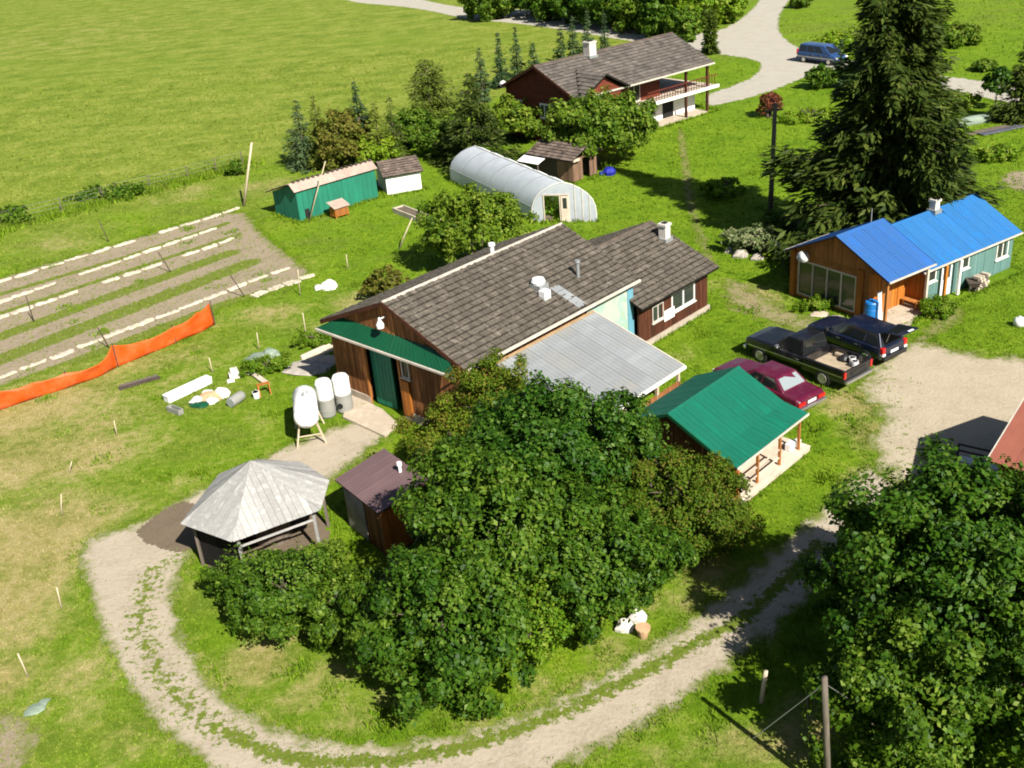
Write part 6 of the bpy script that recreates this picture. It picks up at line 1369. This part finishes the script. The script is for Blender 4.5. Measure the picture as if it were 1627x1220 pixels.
# ramp slab before the door
rs = [Vector((*p, 0)) for p in SLAB_RAMP]; mb = MB(); mb.prism([v + Vector((0, 0, -.02)) for v in reversed(rs)], (0, 0, .14)); ra = mb.build('ramp', 'concrete', None, bevel=.02)
tag(ra, 'pale concrete ramp slab before the barn doorway', 'ramp')

# ------------------------------------------------------------------ junk on the lawn left of the barn
def junk(name, label, cat, uv, rz, z=0.0): return thing(name, label, cat, at(*uv) + Vector((0, 0, z)), rz)
d_ = at(335, 608) - at(266, 640)
o = junk('white_box', 'long white box lying on the lawn', 'box', (300, 623), math.atan2(d_.y, d_.x)); L = d_.length / 2
mb = MB(); mb.box(-L, L, -.22, .22, 0, .3); mb.build('body', 'paint_white', o, bevel=.02); MB().box(-L - .02, L + .02, -.24, .24, .3, .35).build('lid', 'paint_white', o, bevel=.01)
o = junk('grey_trough', 'short grey trough below the end of the long white box', 'trough', (279, 655), R(-40)); mb = MB(); mb.box(-.45, .45, -.14, .14, .0, .05); mb.box(-.45, .45, -.14, -.1, .05, .25); mb.box(-.45, .45, .1, .14, .05, .25); mb.box(-.45, -.41, -.1, .1, .05, .25); mb.box(.41, .45, -.1, .1, .05, .25); mb.build('body', 'tank_grey', o)
def lumps(o, items):
    for x, y, r_, h, mt_, nm in items:
        rr_ = random.Random(int(x * 100 + y * 10)); mb = MB(); n_ = 9
        rings = [(1.0, 0), (1.05, .3), (.8, .7), (.4, .95)]; vs = []
        for s_, z_ in rings:
            for k_ in range(n_): a = 2 * PI * k_ / n_; q = r_ * s_ * rr_.uniform(.75, 1.2); vs.append((x + q * math.cos(a), y + q * .8 * math.sin(a), h * z_ * rr_.uniform(.9, 1.1)))
        fs = [(i * n_ + j, i * n_ + (j + 1) % n_, (i + 1) * n_ + (j + 1) % n_, (i + 1) * n_ + j) for i in range(3) for j in range(n_)] + [tuple(range(3 * n_, 4 * n_)), tuple(reversed(range(n_)))]
        mb.add(vs, fs); mb.build(nm, mt_, o, smooth=False)
o = junk('rubbish_heap', 'heap of tan cloth, white bags and a dark green tarp', 'rubbish', (333, 634), 0)
lumps(o, [(0, 0, .55, .35, 'tan_cloth', 'cloth'), (.55, .25, .4, .4, 'cloth_pale', 'bag'), (-.5, -.25, .35, .3, 'cloth_pale', 'bag'), (-.35, -.55, .45, .15, 'metal_green_dark', 'tarp'), (.2, -.35, .3, .25, 'cloth_pale', 'bag'), (-.15, .4, .3, .3, 'cloth_pale', 'bag')])
o = junk('cinder_block', 'pale block pile left of the grey plank', 'blocks', (373, 600), .3); MB().box(-.25, .25, -.2, .2, 0, .28).build('block', 'brick_pale', o, bevel=.02); MB().box(-.15, .2, -.15, .15, .285, .5).build('block', 'brick_pale', o, bevel=.02); MB().box(-.4, -.05, -.5, -.3, 0, .12).build('block', 'trim_white', o, bevel=.02)
d_ = at(428, 614) - at(393, 588); o = junk('plank', 'grey weathered plank lying among the weeds', 'plank', (410, 601), math.atan2(d_.y, d_.x)); MB().box(-.95, .95, -.14, .14, .05, .13).build('board', 'board_pale', o, bevel=.01); MB().box(-.9, -.75, -.2, .2, 0, .05).build('bearer', 'board_pale', o); MB().box(.75, .9, -.2, .2, 0, .05).build('bearer', 'board_pale', o)
o = junk('barrel', 'grey barrel lying on the lawn', 'barrel', (377, 641), R(60)); mb = MB(); mb.tube([(-.42, 0, .24), (-.3, 0, .24), (0, 0, .24), (.3, 0, .24), (.42, 0, .24)], [.21, .24, .25, .24, .21], 14); mb.build('body', 'tank_grey', o); MB().tube([(-.43, 0, .24), (-.40, 0, .24)], .225, 14).build('rim', 'metal_galv', o)
o = junk('sawhorse', 'small orange wooden stand beside the plank', 'stand', (421, 626), .4); MB().box(-.3, .3, -.05, .05, .5, .58).build('top', 'board_orange', o)
for x in (-.25, .25):
    for s in (-1, 1): MB().bar((x, s * .22, 0), (x, s * .03, .5), .05).build('leg', 'board_orange', o)
o = junk('white_bucket', 'white bucket beside the orange stand', 'bucket', (408, 632), 0); MB().lathe([(0, 0), (.14, 0), (.17, .32), (.15, .32), (.12, .04), (0, .04)], 14).build('body', 'tank_white', o); MB().tube([(-.16, 0, .3), (0, .05, .42), (.16, 0, .3)], .01, 5).build('handle', 'wire', o)
o = junk('tarp', 'pale green tarp heap on the lawn near the barn', 'tarp', (412, 570), 0); lumps(o, [(0, 0, .7, .25, 'tarp_green', 'fold'), (.5, .25, .45, .38, 'tarp_green', 'fold')])
o = junk('dark_plank', 'dark brown plank flat on the dry lawn below the netting', 'plank', (221, 608), math.atan2((at(245, 602) - at(197, 616)).y, (at(245, 602) - at(197, 616)).x)); MB().box(-1.0, 1.0, -.3, .0, .02, .08).build('board', 'stake_dark', o, bevel=.01); MB().box(-.9, .95, .02, .28, .02, .07).build('board', 'pole_wood', o, bevel=.01)
o = junk('rag_heap', 'white bundle lying alone on the grass beyond the barn ridge', 'bundle', (521, 458), 0); lumps(o, [(0, 0, .5, .4, 'cloth_pale', 'fold'), (-.5, .0, .3, .25, 'trim_white', 'fold'), (.15, .1, .35, .5, 'trim_white', 'fold')])
o = junk('gravel_heap', 'stony earth heap at the left barn corner', 'heap', (490, 585), 0); lumps(o, [(0, 0, 1.1, .22, 'rock', 'mound'), (.7, .6, .8, .2, 'concrete', 'mound'), (-.5, .35, .6, .16, 'rock', 'mound')])
o = junk('lumber_pile', 'pale lumber pile along the left barn wall', 'lumber', (505, 563), R(45))
for i in range(4): MB().box(-1.1 + i * .1, 1.1 + i * .05, -.35 + i * .19, -.2 + i * .19, .0, .12 + .04 * (i % 2)).build('board', 'board_pale', o)
o = junk('white_ball', 'white round drum lid at the right edge of the lawn', 'drum', (1619, 518), 0); MB().lathe([(0, 0), (.2, 0), (.27, .12), (.27, .3), (.18, .42), (0, .45)], 16).build('body', 'tank_white', o, smooth=True); MB().lathe([(0, .45), (.06, .45), (.06, .5), (0, .5)], 8).build('knob', 'tank_white', o)
o = junk('boulder', 'white boulder at the thicket edge, the higher of the two', 'rock', (1012, 985), 0); lumps(o, [(0, 0, .28, .42, 'brick_pale', 'stone')])
o = junk('boulder', 'greyish boulder at the thicket edge, the lower of the two', 'rock', (992, 1000), 0); lumps(o, [(0, .01, .27, .38, 'brick_pale', 'stone')])
o = junk('clay_pot', 'broken terracotta pot beside the boulders', 'pot', (1022, 1012), 0); MB().lathe([(0, 0), (.13, 0), (.2, .3), (.22, .3), (.22, .35), (.17, .35), (.12, .05), (0, .05)], 12).build('body', 'tan_cloth', o); MB().lathe([(.19, .34), (.235, .34), (.235, .39), (.19, .39)], 12).build('rim', 'tan_cloth', o)
o = junk('blue_barrel', 'bright blue plastic barrel at the cottage porch', 'barrel', (1383, 513), 0, .0); mb = MB(); mb.lathe([(0, 0), (.30, 0), (.33, .06), (.33, .32), (.345, .35), (.33, .38), (.33, .72), (.345, .75), (.33, .78), (.33, 1.08), (.29, 1.14), (0, 1.14)], 20); mb.build('body', 'blue_plastic', o); MB().lathe([(0, 1.14), (.05, 1.14), (.05, 1.18), (0, 1.18)], 8).build('bung', 'black_trim', o)
o = junk('white_post', 'white board leaning beside the blue barrel', 'board', (1398, 512), .5); mb = MB(); mb.hexa([(-.12, -.03, 0), (.12, -.03, 0), (.12, .0, 0), (-.12, .0, 0)], [(-.12, .15, 1.5), (.12, .15, 1.5), (.12, .18, 1.5), (-.12, .18, 1.5)]); mb.build('plank', 'trim_white', o); MB().box(-.14, .14, .12, .2, 1.46, 1.54).build('cap', 'trim_white', o)
for u, v, r_, h, mt_, l in ((1176, 408, .4, .4, 'rock', 'largest pale rock in front of the silvery shrub'), (1203, 412, .35, .35, 'rock', 'pale rock right of the largest one before the silvery shrub'), (1160, 401, .3, .3, 'rock', 'small pale rock at the left foot of the silvery shrub'), (1236, 392, .3, .3, 'rock', 'pale rock below the green rock garden shrub')):
    o = junk('rock', l, 'rock', (u, v), 0); lumps(o, [(0, .02 * u / 1000, r_, h, mt_, 'stone')]); o['group'] = 'rocks of the rock garden'
for u, v, r_, h, mt_, l in ((1302, 500, .45, .12, 'concrete', 'widest flat stone below the cottage windows'), (1328, 506, .35, .12, 'rock', 'middle flat stone below the cottage windows'), (1345, 511, .3, .15, 'brick_pale', 'flat stone nearest the cottage porch')):
    o = junk('flat_stone', l, 'stone', (u, v), 0); lumps(o, [(0, .01 * u / 1000, r_, h, mt_, 'stone')])
o = junk('firewood', 'firewood stack under the cottage side wall', 'firewood', (1555, 458), HA)
for i in range(5):
    for j in range(4): MB().tube([(-.5 + i * .22 + (j % 2) * .1, -.2, .1 + j * .18), (-.5 + i * .22 + (j % 2) * .1, .2, .1 + j * .18)], .09, 8).build('log', 'board_pale' if (i + j) % 3 else 'pole_wood', o)
o = junk('wheelbarrow', 'dark wheelbarrow leaning by the cottage wall', 'wheelbarrow', (1545, 462), HA + .8); MB().hexa([(-.3, -.2, .3), (.3, -.25, .3), (.3, .25, .3), (-.3, .2, .3)], [(-.4, -.3, .55), (.45, -.32, .55), (.45, .32, .55), (-.4, .3, .55)]).build('tray', 'stake_dark', o); MB().tube([(.5, -.04, .18), (.5, .04, .18)], .18, 14).build('wheel', 'rubber', o)
for s in (-1, 1): MB().bar((.5, s * .08, .2), (-.8, s * .28, .45), .04).build('handle', 'pole_wood', o); MB().bar((-.2, s * .2, 0), (-.2, s * .2, .32), .04).build('leg', 'stake_dark', o)
o = junk('porch_goods', 'white and grey odds and ends on the cabin porch corner', 'clutter', (1258, 722), CA, .27); MB().box(-.3, .2, -.1, .15, 0, .3).build('box', 'tank_white', o, bevel=.02); MB().box(.25, .5, -.12, .1, 0, .22).build('box', 'brick_pale', o, bevel=.02)
o = junk('row_cover', 'pale green row cover over a vegetable bed', 'row cover', (1545, 198), .25); mb = MB(); mb.tube([(-2.2, 0, .12), (-1.8, 0, .18), (0, .2, .2), (1.8, .3, .18), (2.2, .3, .1)], [.2, .4, .45, .4, .2], 10); mb.build('cover', 'tarp_green', o, smooth=True)
o = junk('plastic_mulch', 'dark plastic sheet strip on a vegetable bed', 'sheet', (1590, 208), .35); mb = MB(); mb.box(-2.0, 2.0, -.4, .3, .02, .14); mb.build('sheet', 'tank_slate', o, bevel=.05); MB().box(-2.6, 1.2, .35, .95, .01, .12).build('bed_soil', 'garden_soil_plain', o, bevel=.04)
o = junk('netting_roll', 'pale green netting roll on the lower left grass', 'netting', (55, 1128), .6); lumps(o, [(0, 0, .3, .08, 'tarp_green', 'fold'), (.3, .15, .2, .07, 'tarp_green', 'fold')])
pt = thing('patio', 'pale concrete patio strip before the cottage porch', 'patio', at(1425, 515)); pv = [at(1370, 522), at(1405, 536), at(1440, 528), at(1452, 508), at(1425, 500), at(1395, 508)]; b_ = at(1425, 515)
mb = MB(); mb.prism([v - b_ for v in pv], (0, 0, .05)); mb.build('slab', 'concrete', pt); FOOT.append([(v.x, v.y) for v in pv])

# ------------------------------------------------------------------ grass: uncountable tufts over the lawns and the pasture
def grass():
    r = np.random.default_rng(3); Vs, T, Lu, Dr = [], [], [], []
    for y0, y1, dens, hgt, nb in ((17, 32, 200, .065, 3), (32, 48, 95, .078, 3), (48, 66, 42, .10, 3), (66, 90, 14, .13, 3), (90, 140, 3.0, .18, 3)):
        half = lambda y: y * .53 + 4
        n = int(dens * (y1 - y0) * (half(y0) + half(y1))); Y = r.uniform(y0, y1, n); X = r.uniform(-1, 1, n) * half(y1)
        k = np.abs(X) < half(Y); X, Y = X[k], Y[k]
        lu, dr = zones(X, Y); keep = np.ones(len(X), bool)
        for pl in NOGRASS + FOOT: keep &= ~inpoly(X, Y, pl)
        for pl, f in ((LOOP, 1), (LOT, 2)):
            ins = inpoly(X, Y, pl); d = pdist(X, Y, pl); pr = np.exp(-d / .22)
            if f == 1: pr = np.maximum(pr, np.clip(1 - pdist(X, Y, MIDSTRIP, False) / .35, 0, 1)); pr = np.maximum(pr, .22 * np.clip(1 - pdist(X, Y, RUTWEED, False) / .9, 0, 1) * (vnoise(X, Y, .9, 4) > .25) * 3)
            else: pr = np.maximum(pr, .25 * np.clip(1.3 - pdist(X, Y, [at2(1372, 610), at2(1372, 660), at2(1380, 720)], False) / 1.9, 0, 1))
            keep &= ~ins | (r.uniform(size=len(X)) < pr * .8)
        bi = inpoly(X, Y, BEDS); bp = np.clip(bedweed(X, Y) * 1.5 - .33, .14, .75) * (.5 + (vnoise(X, Y, 1.4, 8) > -.1) * .7); keep &= ~bi | (r.uniform(size=len(X)) < bp)
        # thinner where the turf is dry
        keep &= r.uniform(size=len(X)) > dr * .35
        clump = vnoise(X, Y, 2.6, 21) + .6 * vnoise(X, Y, .9, 22)
        X, Y, lu, dr, clump = X[keep], Y[keep], lu[keep], dr[keep], clump[keep]; n = len(X)
        s = hgt * r.uniform(.5, 1.3, n) * (1 + .35 * np.clip(clump, -1, 1.5)) * (1 - .35 * dr)
        tt = np.clip(.5 + .2 * r.normal(size=n) - .10 * clump, 0, 1)
        for b in range(nb):
            a = r.uniform(0, 2 * PI, n); ln = r.uniform(.25, 1.0, n); w_ = hgt * .19 * r.uniform(.7, 1.3, n)
            ox, oy = r.normal(size=n) * hgt * .4, r.normal(size=n) * hgt * .4
            p0 = np.stack([X + ox - np.sin(a) * w_, Y + oy + np.cos(a) * w_, np.zeros(n)], -1); p1 = np.stack([X + ox + np.sin(a) * w_, Y + oy - np.cos(a) * w_, np.zeros(n)], -1)
            p2 = np.stack([X + ox + np.cos(a) * s * ln, Y + oy + np.sin(a) * s * ln, s], -1)
            Vs.append(np.stack([p0, p1, p2], 1).reshape(-1, 3)); T.append(np.repeat(np.clip(tt + r.normal(size=n) * .08, 0, 1), 3)); Lu.append(np.repeat(lu, 3)); Dr.append(np.repeat(dr, 3))
    def extra(X, Y, hg, sc):
        n = len(X); lu, dr = zones(X, Y)
        for b in range(4):
            a = r.uniform(0, 2 * PI, n); s = hg * r.uniform(.5, 1.3, n); w_ = hg * .13; ln = r.uniform(.1, .7, n); ox, oy = r.normal(size=n) * sc, r.normal(size=n) * sc
            p0 = np.stack([X + ox - np.sin(a) * w_, Y + oy + np.cos(a) * w_, np.zeros(n)], -1); p1 = np.stack([X + ox + np.sin(a) * w_, Y + oy - np.cos(a) * w_, np.zeros(n)], -1)
            p2 = np.stack([X + ox + np.cos(a) * s * ln, Y + oy + np.sin(a) * s * ln, s], -1)
            Vs.append(np.stack([p0, p1, p2], 1).reshape(-1, 3)); T.append(np.repeat(np.clip(.42 + .2 * r.normal(size=n), 0, 1), 3)); Lu.append(np.repeat(np.clip(lu + .3, 0, 1), 3)); Dr.append(np.repeat(dr * .5, 3))
    def along(pl, n, closed):
        q = pl + [pl[0]] if closed else pl; q = np.array(q); sg = np.linalg.norm(np.diff(q, axis=0), axis=1); u = r.uniform(0, sg.sum(), n); cs = np.concatenate([[0], np.cumsum(sg)]); k = np.clip(np.searchsorted(cs, u) - 1, 0, len(sg) - 1)
        t = ((u - cs[k]) / sg[k])[:, None]; return q[k] * (1 - t) + q[k + 1] * t, sg.sum()
    fl = FENCE_L[:6]; q, L = along(fl, 5000, False); extra(q[:, 0] + r.normal(size=5000) * .7, q[:, 1] + r.normal(size=5000) * .7 + .6, .42, .12)
    for pl in FOOT:
        _, L = along(pl, 2, True); n = int(L * 16); q, _ = along(pl, n, True); c = np.mean(np.array(pl), 0); o_ = q - c; o_ /= np.linalg.norm(o_, axis=1)[:, None]; q = q + o_ * np.abs(r.normal(size=(n, 1))) * .22
        k = ~inpoly(q[:, 0], q[:, 1], LOT) & ~inpoly(q[:, 0], q[:, 1], LOOP); extra(q[k, 0], q[k, 1], .16 if c[1] < 60 else .26, .06)
    for pl, n in ((LOOP, 2600), (BEDS, 2500), (LOT, 900)):
        q, L = along(pl, n, True); q = q + r.normal(size=q.shape) * .16; extra(q[:, 0], q[:, 1], .11, .07)
    for k in range(260):
        y = r.uniform(20, 75); x = r.uniform(-.5, .45) * y; n = int(r.integers(12, 50)); X = x + r.normal(size=n) * .25; Y = y + r.normal(size=n) * .25
        ok = np.ones(n, bool)
        for pl in NOGRASS + FOOT + [LOOP, LOT]: ok &= ~inpoly(X, Y, pl)
        extra(X[ok], Y[ok], r.uniform(.09, .2), .05)
    me = quadmesh('grass', np.concatenate(Vs), 3, 'grass_blade', {'tint': np.concatenate(T), 'lush': np.concatenate(Lu), 'dry': np.concatenate(Dr)})
    tag(link('grass', me), 'short uneven grass over the lawns and the pasture', 'grass', kind='stuff')
    return len(me.polygons)
print('grass tris', grass())
